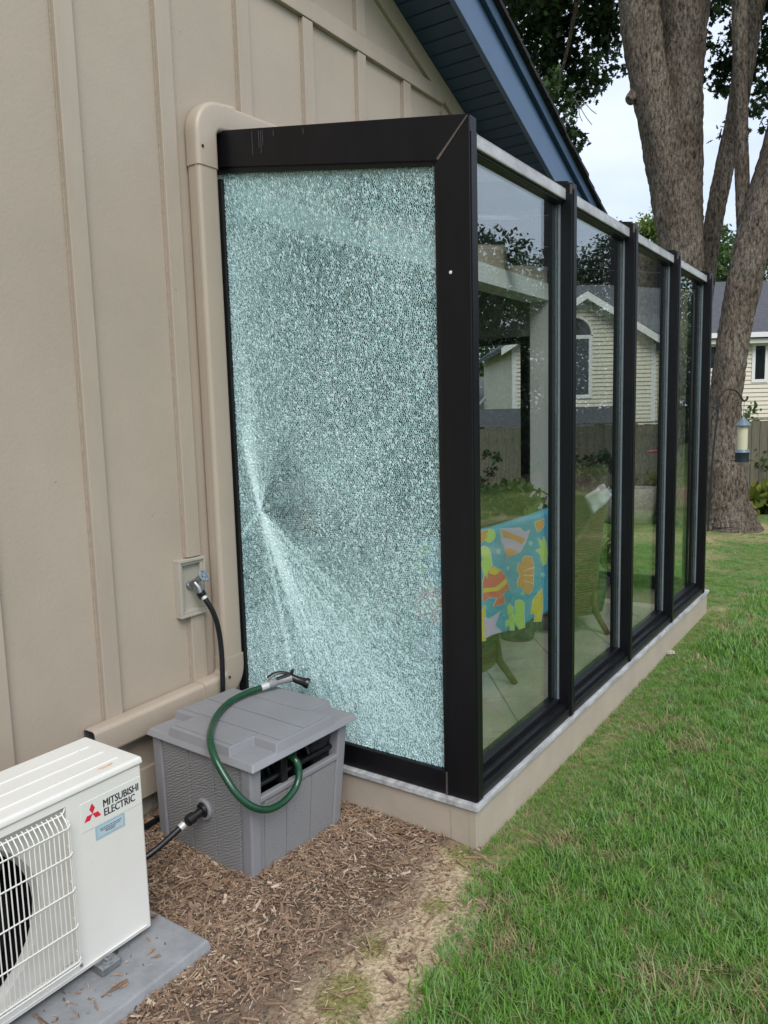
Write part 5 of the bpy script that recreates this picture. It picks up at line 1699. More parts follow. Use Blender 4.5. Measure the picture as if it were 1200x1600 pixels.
tag(bsk.build('basket', M['basket'], None, smooth=True), 'reddish brown basket on the plant stand behind the cracked pane', 'basket')

# ================================================================ FOLIAGE
LOBE = np.array([(0, 0), (0.10, 0.22), (0.42, 0.20), (0.20, 0.42), (0.50, 0.62), (0.17, 0.66), (0.22, 0.9), (0.0, 1.1), (-0.22, 0.9), (-0.17, 0.66), (-0.50, 0.62), (-0.20, 0.42), (-0.42, 0.20), (-0.10, 0.22)])
OVAL = np.array([(0, 0), (0.26, 0.35), (0.2, 0.75), (0, 1.05), (-0.2, 0.75), (-0.26, 0.35)])
def leaves(name, cen, size, mat_, parent, shape=OVAL, droop=0.4, seed=1, tint=None):
    r = np.random.default_rng(seed)
    n_ = len(cen)
    d = r.normal(0, 1, (n_, 3)); d[:, 2] -= droop * 1.5
    d /= np.linalg.norm(d, axis=1)[:, None]
    t = r.normal(0, 1, (n_, 3)); t[:, 2] *= 0.4
    t -= d * (t * d).sum(1)[:, None]
    t /= np.linalg.norm(t, axis=1)[:, None] + 1e-9
    sz = size * r.uniform(0.65, 1.25, n_)
    k = len(shape)
    V = cen[:, None, :] + (shape[None, :, 0:1] * t[:, None, :] + shape[None, :, 1:2] * d[:, None, :]) * sz[:, None, None]
    F = np.arange(n_ * k).reshape(n_, k)
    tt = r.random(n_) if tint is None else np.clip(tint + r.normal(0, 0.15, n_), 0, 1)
    o = npmesh(name, V.reshape(-1, 3), F, mat_, parent, False, {'tint': ('FLOAT', np.repeat(tt, k))})
    return o
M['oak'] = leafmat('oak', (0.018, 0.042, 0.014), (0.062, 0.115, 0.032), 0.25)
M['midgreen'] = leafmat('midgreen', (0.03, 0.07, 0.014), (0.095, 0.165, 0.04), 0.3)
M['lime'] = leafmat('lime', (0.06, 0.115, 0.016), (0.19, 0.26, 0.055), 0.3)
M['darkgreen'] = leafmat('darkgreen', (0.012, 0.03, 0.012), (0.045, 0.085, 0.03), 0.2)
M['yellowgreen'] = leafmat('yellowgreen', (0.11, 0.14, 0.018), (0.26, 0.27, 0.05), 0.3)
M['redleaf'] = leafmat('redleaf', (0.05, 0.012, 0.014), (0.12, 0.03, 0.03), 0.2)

def limb(P, R, name, parent, n=14, jit=0.05, seed=0):
    """tapered trunk or limb with lumpy bark"""
    r = random.Random(seed)
    pts = smoothpath(P, 14)
    m_ = len(P) - 1
    rs = []
    for i in range(len(pts)):
        t = i / 14
        k_ = min(int(t), m_ - 1)
        f_ = t - k_
        rs.append((R[k_] * (1 - f_) + R[k_ + 1] * f_))
    m = MB().tube(pts, rs, n)
    cen = [Vector(p) for p in pts]
    for i in range(len(pts)):
        for k_ in range(n):
            v = Vector(m.v[i * n + k_]); q = v - cen[i]
            an_ = 2 * pi * k_ / n
            g = 1 + jit * (sin(an_ * 3 + i * 0.11 + seed) * 0.55 + sin(an_ * 7 - i * 0.23 + seed) * 0.45 + sin(an_ * 2 + i * 0.5) * 0.3 + r.uniform(-0.6, 0.6))
            m.v[i * n + k_] = tuple(cen[i] + q * g)
    return m.build(name, M['bark'], parent, smooth=True)

def px_path(lst, b):
    P = [pt(x, y, b + db) for x, y, w_, db in lst]
    R = [w_ / 2 * (b + db) / FPX * 0.99 for x, y, w_, db in lst]
    return P, R
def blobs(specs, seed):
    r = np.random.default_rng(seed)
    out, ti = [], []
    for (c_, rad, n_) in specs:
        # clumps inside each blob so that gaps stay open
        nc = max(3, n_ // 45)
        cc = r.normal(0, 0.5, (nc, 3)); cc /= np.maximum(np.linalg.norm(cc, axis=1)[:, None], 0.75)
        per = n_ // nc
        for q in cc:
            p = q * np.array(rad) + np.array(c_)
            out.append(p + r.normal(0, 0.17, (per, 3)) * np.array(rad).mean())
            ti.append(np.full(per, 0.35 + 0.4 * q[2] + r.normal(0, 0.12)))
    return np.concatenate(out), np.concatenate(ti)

# twin stemmed tree behind the sunroom
TB1 = 11.0
t1 = thing('oak_tree', 'big twin stemmed tree rising behind the sunroom', 'tree', tuple(pt(1069, 832, TB1)))
tr = []
P, R = px_path([(1069, 850, 120, 0), (1068, 815, 84, 0), (1067, 740, 70, 0), (1066, 600, 62, 0), (1066, 430, 60, 0), (1058, 330, 66, 0), (1038, 240, 58, 0), (1016, 140, 54, -0.1), (1000, 30, 56, -0.1), (990, -120, 54, -0.2), (975, -330, 46, -0.3), (950, -620, 30, -0.5)], TB1)
limb(P, R, 'trunk', t1, 30, 0.06, 1)
P, R = px_path([(1070, 470, 46, 0.05), (1069, 390, 52, 0.08), (1065, 300, 60, 0.1), (1064, 200, 60, 0.1), (1066, 110, 62, 0.12), (1070, 0, 72, 0.15), (1080, -160, 66, 0.3), (1095, -420, 46, 0.5), (1110, -700, 26, 0.9)], TB1)
limb(P, R, 'trunk', t1, 30, 0.06, 2)
P, R = px_path([(1082, 560, 40, 0.3), (1098, 460, 30, 0.35), (1110, 380, 27, 0.4), (1122, 310, 28, 0.4), (1134, 255, 28, 0.42), (1150, 180, 28, 0.45), (1165, 80, 32, 0.5), (1180, -10, 34, 0.6), (1215, -200, 30, 0.8), (1260, -480, 22, 1.2)], TB1)
limb(P, R, 'limb', t1, 14, 0.05, 3)
P, R = px_path([(1030, 96, 30, -0.02), (1010, 128, 26, -0.06), (992, 148, 20, -0.1), (983, 158, 15, -0.12)], TB1)
limb(P, R, 'limb', t1, 10, 0.06, 4)
P, R = px_path([(995, -60, 36, -0.2), (930, -140, 26, 0.4), (860, -170, 18, 1.2), (800, -150, 11, 2.0), (760, -110, 5, 2.6)], TB1)
limb(P, R, 'limb', t1, 10, 0.06, 5)
P, R = px_path([(900, -155, 14, 0.8), (905, -40, 9, 1.2), (890, 60, 6, 1.5), (870, 140, 3, 1.6)], TB1)
limb(P, R, 'limb', t1, 8, 0.06, 6)
P, R = px_path([(1085, -180, 34, 0.4), (1140, -260, 24, 0.2), (1210, -260, 15, -0.2), (1290, -200, 8, -0.8)], TB1)
limb(P, R, 'limb', t1, 10, 0.06, 7)
m = MB()
for q in (((895, 150), (905, 165), (915, 182), (925, 195)), ((900, 158), (912, 160), (924, 172), (932, 178)), ((905, 165), (905, 178), (910, 190))):
    m.tube(smoothpath([pt(x, y, TB1 + 1.4) for x, y in q], 4), 0.006, 5)
m.build('bare_twig', M['stone'], t1)
m = MB().tube([pt(1124, 361, TB1 + 0.1), pt(1136, 359, TB1 + 0.1), pt(1147, 361, TB1 + 0.1)], [0.012, 0.008, 0.003], 6).build('bare_twig', M['bark'], t1)
def pb(x, y, b, rx, ry, rd, n_):
    return (tuple(pt(x, y, b)), (rx * b / FPX, rd, ry * b / FPX), n_)
sp_ = []
r5 = random.Random(5)
for (x, y, rx, ry, n_) in ((800, 20, 45, 45, 1000), (850, 40, 55, 55, 1300), (905, 45, 45, 45, 900), (860, 110, 50, 40, 900), (900, 120, 40, 35, 560), (880, 170, 40, 32, 480), (850, 165, 35, 30, 420),
                           (882, 218, 18, 22, 150), (930, 60, 22, 30, 260), (955, 10, 30, 25, 300), (945, 30, 20, 20, 150), (780, -40, 60, 60, 1000), (870, -60, 70, 60, 1300), (960, -80, 60, 50, 700),
                           (1115, 40, 30, 45, 420), (1120, 105, 28, 30, 300), (1108, 150, 20, 22, 130), (1180, 60, 30, 40, 520), (1195, 120, 25, 25, 200), (1190, 170, 22, 22, 110), (1130, -20, 50, 40, 620), (1200, -30, 50, 50, 700), (1040, -120, 70, 40, 700),
                           (1240, 80, 40, 60, 420), (1120, 165, 18, 14, 60), (1180, 195, 16, 12, 50)):
    sp_.append(pb(x, y, TB1 + r5.uniform(0.6, 2.4), rx, ry, 0.75, n_))
for _ in range(16):      # crown above the frame
    sp_.append((tuple(pt(r5.uniform(740, 1350), r5.uniform(-700, -150), TB1 + r5.uniform(-1.5, 3.5))), (1.0, 1.0, 0.7), 700))
cen, ti = blobs(sp_, 11)
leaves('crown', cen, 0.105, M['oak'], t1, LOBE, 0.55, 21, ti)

# leaning tree with the worn base
TB2 = 10.3
t2 = thing('leaning_tree', 'leaning tree trunk with flared base beside the bird feeder', 'tree', tuple(pt(1140, 822, TB2)))
P, R = px_path([(1142, 838, 110, 0), (1140, 818, 82, 0), (1136, 785, 66, 0), (1133, 730, 56, 0), (1132, 660, 50, 0), (1136, 600, 47, 0), (1147, 520, 47, 0), (1163, 440, 50, 0), (1182, 360, 53, 0), (1208, 270, 54, 0), (1245, 140, 52, 0), (1290, -40, 48, 0), (1340, -300, 38, 0.3), (1370, -600, 24, 0.6)], TB2)
limb(P, R, 'trunk', t2, 30, 0.06, 9)
P, R = px_path([(1166, 470, 26, 0.15), (1163, 410, 20, 0.15), (1161, 350, 19, 0.15), (1160, 290, 21, 0.15), (1158, 200, 20, 0.1), (1156, 90, 22, 0.05), (1156, -20, 22, 0), (1165, -220, 18, 0), (1180, -460, 12, 0.2)], TB2)
limb(P, R, 'limb', t2, 12, 0.06, 10)
# root flare
for dx_, dy_, w_ in ((40, 8, 26), (-28, 6, 24), (14, 16, 22)):
    P, R = px_path([(1138, 780, 34, 0), (1138 + dx_ * 0.6, 808, 26, -0.05), (1138 + dx_, 822 + dy_ * 0.4, 16, -0.1), (1138 + dx_ * 1.4, 832 + dy_ * 0.4, 6, -0.15)], TB2)
    limb(P, R, 'root', t2, 10, 0.06, 12)
sp_ = [(tuple(pt(r5.uniform(1180, 1500), r5.uniform(-800, -120), TB2 + r5.uniform(-1.5, 2.0))), (1.0, 1.0, 0.7), 600) for _ in range(12)]
cen, ti = blobs(sp_, 12)
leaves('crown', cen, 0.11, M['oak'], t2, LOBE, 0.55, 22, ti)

def round_tree(name, label, base, h, rad, n_, leaf, size, seed, group=None, trunk_r=0.16, clear=0.3):
    t = thing(name, label, 'tree', base, group)
    r = random.Random(seed)
    bx, by, bz = base
    limb([(bx, by, bz - 0.1), (bx + 0.1, by, bz + h * 0.3), (bx - 0.05, by + 0.1, bz + h * 0.6), (bx, by, bz + h * 0.9)], [trunk_r * 1.25, trunk_r, trunk_r * 0.7, trunk_r * 0.15], 'trunk', t, 10, 0.06, seed)
    sp = []
    for i in range(16):
        a, q = r.uniform(0, 2 * pi), r.uniform(0.1, 1)
        zz = r.uniform(clear, 0.97)
        rr = rad * (1 - abs(zz - 0.55) * 1.1) * q
        sp.append(((bx + rr * cos(a), by + rr * sin(a), bz + h * zz), (rad * 0.42, rad * 0.42, rad * 0.36), n_ // 16))
    cen, ti = blobs(sp, seed)
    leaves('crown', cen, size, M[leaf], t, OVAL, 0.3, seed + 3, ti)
    return t
def ground_at(x, b):
    p = pt(x, 700, b)
    return (p.x, p.y, terrain(p.x, p.y))
# far trees seen over and between the neighbour's roofs
round_tree('background_tree', 'light green tree above the neighbour roof between the two trunks', ground_at(1128, 34), 8.9, 3.0, 16000, 'midgreen', 0.19, 31)
round_tree('background_tree', 'dark tree at the picture edge behind the leaning trunk', ground_at(1225, 33), 7.6, 2.8, 13000, 'midgreen', 0.19, 32)
round_tree('background_tree', 'small bright tree top showing over the sunroom roof edge', ground_at(1035, 36), 10.4, 2.8, 12000, 'lime', 0.18, 33)
round_tree('background_tree', 'light green tree behind the grey hipped roof', ground_at(765, 40), 7.4, 3.4, 16000, 'midgreen', 0.2, 34)
round_tree('background_tree', 'dark tree rising behind the yellow gabled house', ground_at(870, 40), 9.8, 3.8, 16000, 'darkgreen', 0.2, 35)
round_tree('background_tree', 'tall dark tree behind the ridge of the yellow house', ground_at(960, 42), 11.0, 4.2, 18000, 'darkgreen', 0.2, 36)
# trees over the side of the lawn, seen mirrored in the panes
for i, (x, y, h, rd, lb) in enumerate(((13, -9.5, 4.6, 2.2, 'small round tree of the side lawn row nearest the house'), (17.5, -9.5, 6.4, 3.0, 'broad green tree of the side lawn row mirrored in the first pane'), (22, -10.5, 6.6, 3.0, 'dark tree behind the broad one in the side lawn row'), (26, -8.5, 7.4, 3.2, 'green tree of the side lawn row mirrored in the second pane'), (32, -7, 8.6, 3.6, 'tallest tree at the far end of the side lawn row'))):
    round_tree('side_tree', lb, (x, y, terrain(x, y)), h, rd, 22000, ('midgreen', 'darkgreen')[i % 2], 0.15, 50 + i, 'trees across the side lawn', clear=0.12)
hd = thing('added_hedge', 'long hedge added out of view beside the lawn to close the mirrored horizon', 'hedge', (20, -9, -0.3))
MB().box((9, -9.5, -0.6), (42, -8.7, 1.1)).build('stem', M['wickerdark'], hd)
hc = np.stack([rng.uniform(8.8, 42.2, 9000), rng.uniform(-9.8, -8.4, 9000), rng.uniform(-0.6, 1.45, 9000)], 1)
leaves('foliage', hc, 0.22, M['darkgreen'], hd, OVAL, 0.0, 61)
tk = thing('shade_tree', 'bare brown trunk on the side lawn mirrored in the third pane', 'tree', (11.5, -2.6, -0.25))
limb([(11.5, -2.6, -0.4), (11.5, -2.6, 0.1), (11.45, -2.6, 2.0), (11.9, -2.6, 5.0), (13.4, -2.6, 8)], [0.55, 0.32, 0.26, 0.22, 0.12], 'trunk', tk, 16, 0.05, 77)
cen, ti = blobs([((13.6 + r5.uniform(-1.5, 1.5), -2.6 + r5.uniform(-0.8, 0.8), r5.uniform(6.5, 9.0)), (0.9, 0.9, 0.6), 500) for _ in range(16)], 78)
leaves('crown', cen, 0.12, M['oak'], tk, LOBE, 0.5, 79, ti)

# pale stone by the curb
sp0 = onplane(1046, 1021, Vector((0, 0, 0.0)), Vector((0, 0, 1)))
stn = MB().lathe([(0.012, -0.01), (0.035, 0.0), (0.03, 0.014), (0.012, 0.022)], sp0, (0.1, 0.15, 1), 9).build('pale_stone', M['stone'])
tag(stn, 'small pale stone in the grass beside the sunroom curb', 'stone')

# ================================================================ BACK FENCE (square to the view across the garden)
AV = Vector((sin(YAW), -cos(YAW), 0)); BV = Vector((cos(YAW), sin(YAW), 0))
def ab(a, b, z): 
    p = CAM + AV * a + BV * b
    return Vector((p.x, p.y, z))
FB = 13.4
fence = thing('board_fence', 'weathered grey board fence along the back of the garden', 'fence', tuple(ab(4.5, FB, -0.3)))
pk = None
a = -0.6
i = 0
def obox(m, a0, a1, b0, b1, z0, z1):
    m.hexa([ab(a0, b0, z0), ab(a1, b0, z0), ab(a1, b1, z0), ab(a0, b1, z0)], [ab(a0, b0, z1), ab(a1, b0, z1), ab(a1, b1, z1), ab(a0, b1, z1)])
    return m
while a < 9.2:
    wd_ = 0.138
    if pk is None:
        m = MB()
        obox(m, 0, wd_, FB, FB + 0.02, -0.42, 1.22)
        pk = m.build('picket', M['picket'], fence, bevel=0.003)
        o = pk
        base_mpi = pk.matrix_parent_inverse.copy()
    else:
        o = pk.copy(); C.objects.link(o)
    off = AV * a
    o.location = (off.x, off.y, random.uniform(-0.015, 0.015))
    a += wd_ + 0.006
    i += 1
for zz in (0.0, 0.95):
    obox(MB(), -0.6, 9.2, FB + 0.021, FB + 0.06, zz, zz + 0.09).build('rail', M['picket'], fence)
obox(MB(), -0.6, 9.2, FB - 0.012, FB + 0.07, 1.238, 1.262).build('cap_rail', M['picket'], fence)
for q in np.arange(-0.4, 9.2, 2.1):
    obox(MB(), q, q + 0.1, FB + 0.062, FB + 0.16, -0.5, 1.236).build('post', M['picket'], fence)

# ================================================================ SHRUBS, PLANTS AND SMALL GARDEN THINGS
def shrub(name, label, x, b, w_, h, n_, leaf, size, seed, group=None, shape=OVAL):
    p = pt(x, 700, b); z0 = terrain(p.x, p.y)
    t = thing(name, label, 'shrub', (p.x, p.y, z0), group)
    m = MB()
    r = random.Random(seed)
    for i in range(6):
        a = r.uniform(0, 2 * pi)
        m.tube([(p.x, p.y, z0 - 0.05), (p.x + 0.3 * w_ * cos(a), p.y + 0.3 * w_ * sin(a), z0 + h * 0.7)], [0.015, 0.006], 5)
    m.build('stem', M['wood'], t)
    cen, ti = blobs([((p.x + r.uniform(-0.35, 0.35) * w_, p.y + r.uniform(-0.35, 0.35) * w_, z0 + h * r.uniform(0.15, 0.85)), (w_ * 0.28, w_ * 0.28, h * 0.22), n_ // 9) for _ in range(9)], seed)
    cen[:, 2] = np.maximum(cen[:, 2], z0 + 0.03)
    leaves('foliage', cen, size, M[leaf], t, shape, 0.0, seed, ti)
    return t
shrub('shrub', 'pale leaved shrub against the fence seen by the corner post', 748, 12.6, 1.0, 1.0, 900, 'darkgreen', 0.09, 101)
shrub('shrub', 'low green shrub at the fence foot behind the white column', 790, 12.4, 1.6, 0.6, 1400, 'midgreen', 0.08, 102)
shrub('shrub', 'dark climbing shrub on the fence behind the second pane', 915, 12.7, 1.3, 1.25, 1500, 'darkgreen', 0.10, 103)
shrub('shrub', 'dark low shrub beside the stone trough', 955, 11.6, 1.1, 0.55, 1200, 'darkgreen', 0.08, 104)
shrub('shrub', 'yellow green shrub behind the third pane', 1015, 12.2, 1.0, 0.65, 1100, 'yellowgreen', 0.07, 105)
shrub('shrub', 'yellow green shrub at the fence behind the last pane', 1085, 12.6, 0.9, 0.75, 1000, 'yellowgreen', 0.07, 106)
shrub('shrub', 'dark red low plant at the bed edge behind the last pane', 1092, 11.6, 0.5, 0.25, 400, 'redleaf', 0.06, 107)
shrub('shrub', 'sparse leafy shrub above the fence near the bird feeder', 1190, 13.9, 1.3, 1.85, 650, 'midgreen', 0.09, 108)
shrub('grass_clump', 'pale striped grass clump at the fence foot', 1215, 12.4, 0.7, 0.35, 220, 'yellowgreen', 0.3, 109)
shrub('shrub', 'low leafy plant at the foot of the fence beside the leaning trunk', 1155, 12.9, 0.5, 0.28, 220, 'midgreen', 0.07, 110)

def pot_plant(name, label, loc, h, w_, n_, leaf, size, seed, potr=0.12):
    t = thing(name, label, 'plant', loc)
    x, y, z = loc
    MB().lathe([(potr * 0.7, 0), (potr * 0.72, 0.01), (potr, 0.20), (potr * 1.08, 0.20), (potr * 1.08, 0.24), (potr * 0.95, 0.24), (potr * 0.93, 0.21)], loc, n=20).build('pot', M['pot'], t, smooth=True)
    r = random.Random(seed)
    m = MB()
    cl = []
    for i in range(16):
        a = r.uniform(0, 2 * pi); q = r.uniform(0.2, 1) * w_
        tip = Vector((x + q * cos(a), y + q * sin(a), z + 0.24 + h * r.uniform(0.5, 1)))
        m.tube(smoothpath([(x, y, z + 0.2), ((x + tip.x) / 2, (y + tip.y) / 2, z + 0.24 + (tip.z - z - 0.24) * 0.7), tip], 4), 0.004, 5)
        for k_ in range(n_ // 16):
            f_ = r.uniform(0.35, 1.05)
            cl.append(((x + (tip.x - x) * f_ + r.gauss(0, 0.02)), y + (tip.y - y) * f_ + r.gauss(0, 0.02), z + 0.24 + (tip.z - z - 0.24) * (f_ ** 0.7) + r.gauss(0, 0.02)))
    m.build('stem', M['wood'], t)
    leaves('foliage', np.array(cl), size, M[leaf], t, OVAL, -0.1, seed)
    return t
pot_plant('potted_plant', 'leafy potted plant just above the beach towel', (2.22, 0.865, 0.05), 0.80, 0.27, 900, 'lime', 0.08, 201, 0.15)
pot_plant('potted_plant', 'broad leaved potted plant behind the second pane', (3.12, 0.69, 0.05), 0.42, 0.2, 80, 'lime', 0.11, 202)
# white paper bag caught on the plant
bgp = onplane(935, 778, Vector((2.2, 0.62, 0)), BV)
def crumple(name, c_, ax, ay, su, sv, seed):
    r = random.Random(seed)
    V, F = [], []
    n1, n2 = 7, 6
    for j in range(n2 + 1):
        for i in range(n1 + 1):
            s_, t_ = i / n1 - 0.5, j / n2 - 0.5
            p = Vector(c_) + ax * (s_ * su * (1 - 0.35 * t_)) + ay * (t_ * sv) + BV * r.uniform(-0.02, 0.02)
            V.append(tuple(p))
    for j in range(n2):
        for i in range(n1):
            a = j * (n1 + 1) + i
            F.append((a, a + 1, a + n1 + 2, a + n1 + 1))
    o = npmesh(name, V, F, M['plastic_bag'], None, False)
    sd_ = o.modifiers.new('solid', 'SOLIDIFY'); sd_.thickness = 0.012
    return o
ax_ = (AV * 0.75 + Vector((0, 0, 0.55))).normalized(); ay_ = (Vector((0, 0, 0.8)) - AV * 0.55).normalized()
tag(crumple('paper_bag', bgp, ax_, ay_, 0.15, 0.11, 4), 'crumpled white paper bag among the plants behind the second pane', 'bag')
# stone trough in the bed
pc_ = ground_at(985, 11.3)
m = MB()
zt = pc_[2]
o3 = Vector(pc_)
def tro(w_, d_, z, off=0): return [o3 + AV * (w_ * cos(t_) * (1 + 0.06 * sin(3 * t_ + off))) + BV * (d_ * sin(t_)) + Vector((0, 0, z)) for t_ in np.linspace(0, 2 * pi, 20, endpoint=False)]
rings = [tro(0.3, 0.2, 0.0), tro(0.42, 0.28, 0.12), tro(0.44, 0.3, 0.46), tro(0.41, 0.27, 0.52), tro(0.34, 0.2, 0.5), tro(0.3, 0.17, 0.36)]
vs = [v for r_ in rings for v in r_]
fs = [(q * 20 + i, q * 20 + (i + 1) % 20, (q + 1) * 20 + (i + 1) % 20, (q + 1) * 20 + i) for q in range(5) for i in range(20)] + [tuple(range(100, 120)), tuple(range(19, -1, -1))]
m.add(vs, fs)
tag(m.build('stone_trough', M['stone'], None, smooth=True), 'pale stone trough in the bed in front of the fence', 'trough')
# red hummingbird feeder hung in the far window
hf = onplane(1026, 706, Vector((3.7, 0.4, 0)), Vector((1, 0, 0)))
hr = thing('hummingbird_feeder', 'small red disc feeder hanging outside the far window', 'bird feeder', tuple(hf))
MB().lathe([(0.02, -0.01), (0.062, -0.004), (0.066, 0.004), (0.05, 0.012), (0.008, 0.016)], hf, n=20).build('dish', M['feeder_red'], hr, smooth=True)
MB().tube([hf, hf + Vector((0, 0, 1.25)), hf + Vector((-0.1, 0, 1.32))], 0.002, 5).build('hanging_wire', M['iron'], hr)

# shepherd's hook with tube feeder
HB = 9.3
hk = thing('shepherd_hook', 'black iron shepherd hook pole in front of the leaning trunk', 'plant hook', tuple(pt(1108, 818, HB)))
MB().tube(smoothpath([pt(x, y, HB) for x, y in ((1106, 830), (1110, 760), (1116, 690), (1122, 640), (1124, 622), (1131, 611), (1142, 608), (1152, 612), (1158, 621), (1162, 626), (1167, 624), (1168, 619))], 5), 0.012, 8).build('pole', M['iron'], hk, smooth=True)
MB().tube(smoothpath([pt(x, y, HB) for x, y in ((1121, 650), (1119, 640), (1113, 636), (1106, 635), (1098, 640))], 5), 0.007, 8).build('arm', M['iron'], hk, smooth=True)
bfp = pt(1159, 722, HB)
fd = thing('tube_bird_feeder', 'grey blue tube bird feeder hanging from the black hook', 'bird feeder', tuple(bfp))
u = HB / FPX * 1.06
MB().lathe([(9.5 * u, 0), (9.5 * u, 12 * u), (11 * u, 14.5 * u), (9 * u, 17 * u)], bfp, n=20).build('base', M['feeder_dark'], fd, smooth=True)
MB().lathe([(9 * u, 14 * u), (11 * u, 14.5 * u), (8.5 * u, 18.5 * u), (8 * u, 18.6 * u)], bfp, n=20).build('collar', M['feeder_blue'], fd, smooth=True)
MB().lathe([(7.2 * u, 18 * u), (7.2 * u, 53 * u)], bfp, n=20).build('seed_tube', M['feeder_tube'], fd, smooth=True)
MB().lathe([(10.5 * u, 52.5 * u), (10.8 * u, 54 * u), (7.5 * u, 58.5 * u), (6.8 * u, 59.5 * u), (1.2 * u, 66 * u), (0.8 * u, 68 * u)], bfp, n=24).build('roof', M['feeder_blue'], fd, smooth=True)
MB().tube([bfp + Vector((0, 0, 66 * u)), pt(1163, 627, HB)], 0.003, 5).build('hanger', M['iron'], fd)
for sx_ in (-1, 1):
    MB().tube([bfp + AV * (sx_ * 8 * u) + Vector((0, 0, 2.5 * u)), bfp + AV * (sx_ * 15 * u) + Vector((0, 0, 2.5 * u))], 0.006, 6).build('perch', M['iron'], fd)
HB2 = 10.3
ps = pt(1163, 806, HB2)
gs_ = thing('garden_stake', 'thin garden stake with a small dish and bird figure by the fence', 'garden stake', tuple(ps))
MB().tube([ps - Vector((0, 0, 0.1)), pt(1164, 768, HB2)], 0.006, 6).build('stake', M['iron'], gs_)
q = pt(1164, 765, HB2)
MB().lathe([(0.01, -0.02), (0.05, 0), (0.064, 0.022), (0.058, 0.022), (0.02, 0.006)], q, n=16).build('dish', M['stone'], gs_, smooth=True)
MB().lathe([(0.02, 0.0), (0.032, 0.02), (0.03, 0.045), (0.018, 0.06), (0.02, 0.072), (0.012, 0.088), (0.002, 0.092)], q, n=12).build('bird_figure', M['stone'], gs_, smooth=True)
MB().tube([pt(1171, 764, HB2), pt(1171, 724, HB2 - 0.6)], 0.003, 5).build('chain', M['zinc'], gs_)

# ================================================================ NEIGHBOUR HOUSES
def clap(m, outline_at, z0, z1, b, course=0.125):
    """clapboard courses between left and right limits given per height"""
    z = z0
    while z < z1:
        zt_ = min(z + course, z1)
        for (l0, r0) in outline_at((z + zt_) / 2):
            zg = z + 0.018
            m.add([ab(l0, b - 0.05, zg), ab(r0, b - 0.05, zg), ab(r0, b - 0.028, zt_), ab(l0, b - 0.028, zt_), ab(l0, b - 0.004, zg), ab(r0, b - 0.004, zg), ab(r0, b - 0.004, z), ab(l0, b - 0.004, z)],
                  [(0, 1, 2, 3), (0, 4, 5, 1), (4, 7, 6, 5)])
        z += course
def window(h, a0, a1, z0, z1, b, arch=False, t=0.11):
    fr = MB()
    for c_ in ((a0 - t, a1 + t, z0 - t, z0), (a0 - t, a1 + t, z1, z1 + t), (a0 - t, a0, z0, z1), (a1, a1 + t, z0, z1)):
        obox(fr, c_[0], c_[1], b - 0.07, b - 0.03, c_[2], c_[3])
    wo = fr.build('window', M['nwhite'], h)
    g = MB(); obox(g, a0, a1, b - 0.05, b - 0.045, z0, z1)
    o = g.build('pane', M['nglass']); o.parent = wo; o.matrix_parent_inverse = Matrix()
    bpy_fix.append((o, h))
    if arch:
        r_ = (a1 - a0) / 2 + t * 0.6
        cx_ = (a0 + a1) / 2
        g = MB()
        ring = [(cx_ + r_ * cos(t_), z1 + t + r_ * sin(t_)) for t_ in np.linspace(0, pi, 17)]
        g.hexa([ab(q[0], b - 0.06, q[1]) for q in ring], [ab(q[0], b - 0.02, q[1]) for q in ring])
        g.build('arched_pane', M['nglass'], h)
        g = MB()
        g.tube([ab(cx_ + (r_ + 0.03) * cos(t_), b - 0.05, z1 + t + (r_ + 0.03) * sin(t_)) for t_ in np.linspace(0, pi, 17)], 0.05, 6)
        g.build('arched_trim', M['nwhite'], h)
bpy_fix = []
NB = 24.0
U = NB / FPX
nh = thing('neighbour_house', 'cream clapboard house with arched window and dark roof beyond the fence', 'house', tuple(ab(8, NB + 3, 0)))
ga0, ga1 = (806 - 600) * U, (1020 - 600) * U
gap = (ga0 + ga1) / 2
ze = 3.55
rise = 0.62
zap = ze + rise * (ga1 - gap)
wa0, wa1 = (874 - 600) * U, (920 - 600) * U
m = MB()
def gout(z):
    l_, r_ = ga0, ga1
    if z > ze:
        l_, r_ = ga0 + (z - ze) / rise, ga1 - (z - ze) / rise
    return [(l_, r_)] if r_ - l_ > 0.05 else []
clap(m, gout, -0.2, zap, NB)
m.build('siding', M['vinyl'], nh)
m = MB()
m.hexa([ab(ga0, NB, -0.6), ab(ga1, NB, -0.6), ab(ga1, NB, ze), ab(gap, NB, zap), ab(ga0, NB, ze)], [ab(ga0, NB + 7, -0.6), ab(ga1, NB + 7, -0.6), ab(ga1, NB + 7, ze), ab(gap, NB + 7, zap), ab(ga0, NB + 7, ze)])
m.build('wall', M['vinyl'], nh)
for sgn, ae in ((-1, ga0), (1, ga1)):
    o_ = 0.45
    e2 = ae + sgn * o_
    zz = ze - o_ * rise
    MB().hexa([ab(gap, NB - 0.35, zap + 0.02), ab(e2, NB - 0.35, zz + 0.02), ab(e2, NB + 7, zz + 0.02), ab(gap, NB + 7, zap + 0.02)], [ab(gap, NB - 0.35, zap + 0.16), ab(e2, NB - 0.35, zz + 0.16), ab(e2, NB + 7, zz + 0.16), ab(gap, NB + 7, zap + 0.16)]).build('roof', M['nroof'], nh)
    MB().hexa([ab(gap, NB - 0.39, zap - 0.08), ab(e2, NB - 0.39, zz - 0.08), ab(e2, NB - 0.352, zz - 0.08), ab(gap, NB - 0.352, zap - 0.08)], [ab(gap, NB - 0.39, zap + 0.14), ab(e2, NB - 0.39, zz + 0.14), ab(e2, NB - 0.352, zz + 0.14), ab(gap, NB - 0.352, zap + 0.14)]).build('rake_board', M['nwhite'], nh)
    obox(MB(), ae - 0.07, ae + 0.07, NB - 0.045, NB + 0.05, -0.4, ze - 0.1).build('corner_board', M['nwhite'], nh)
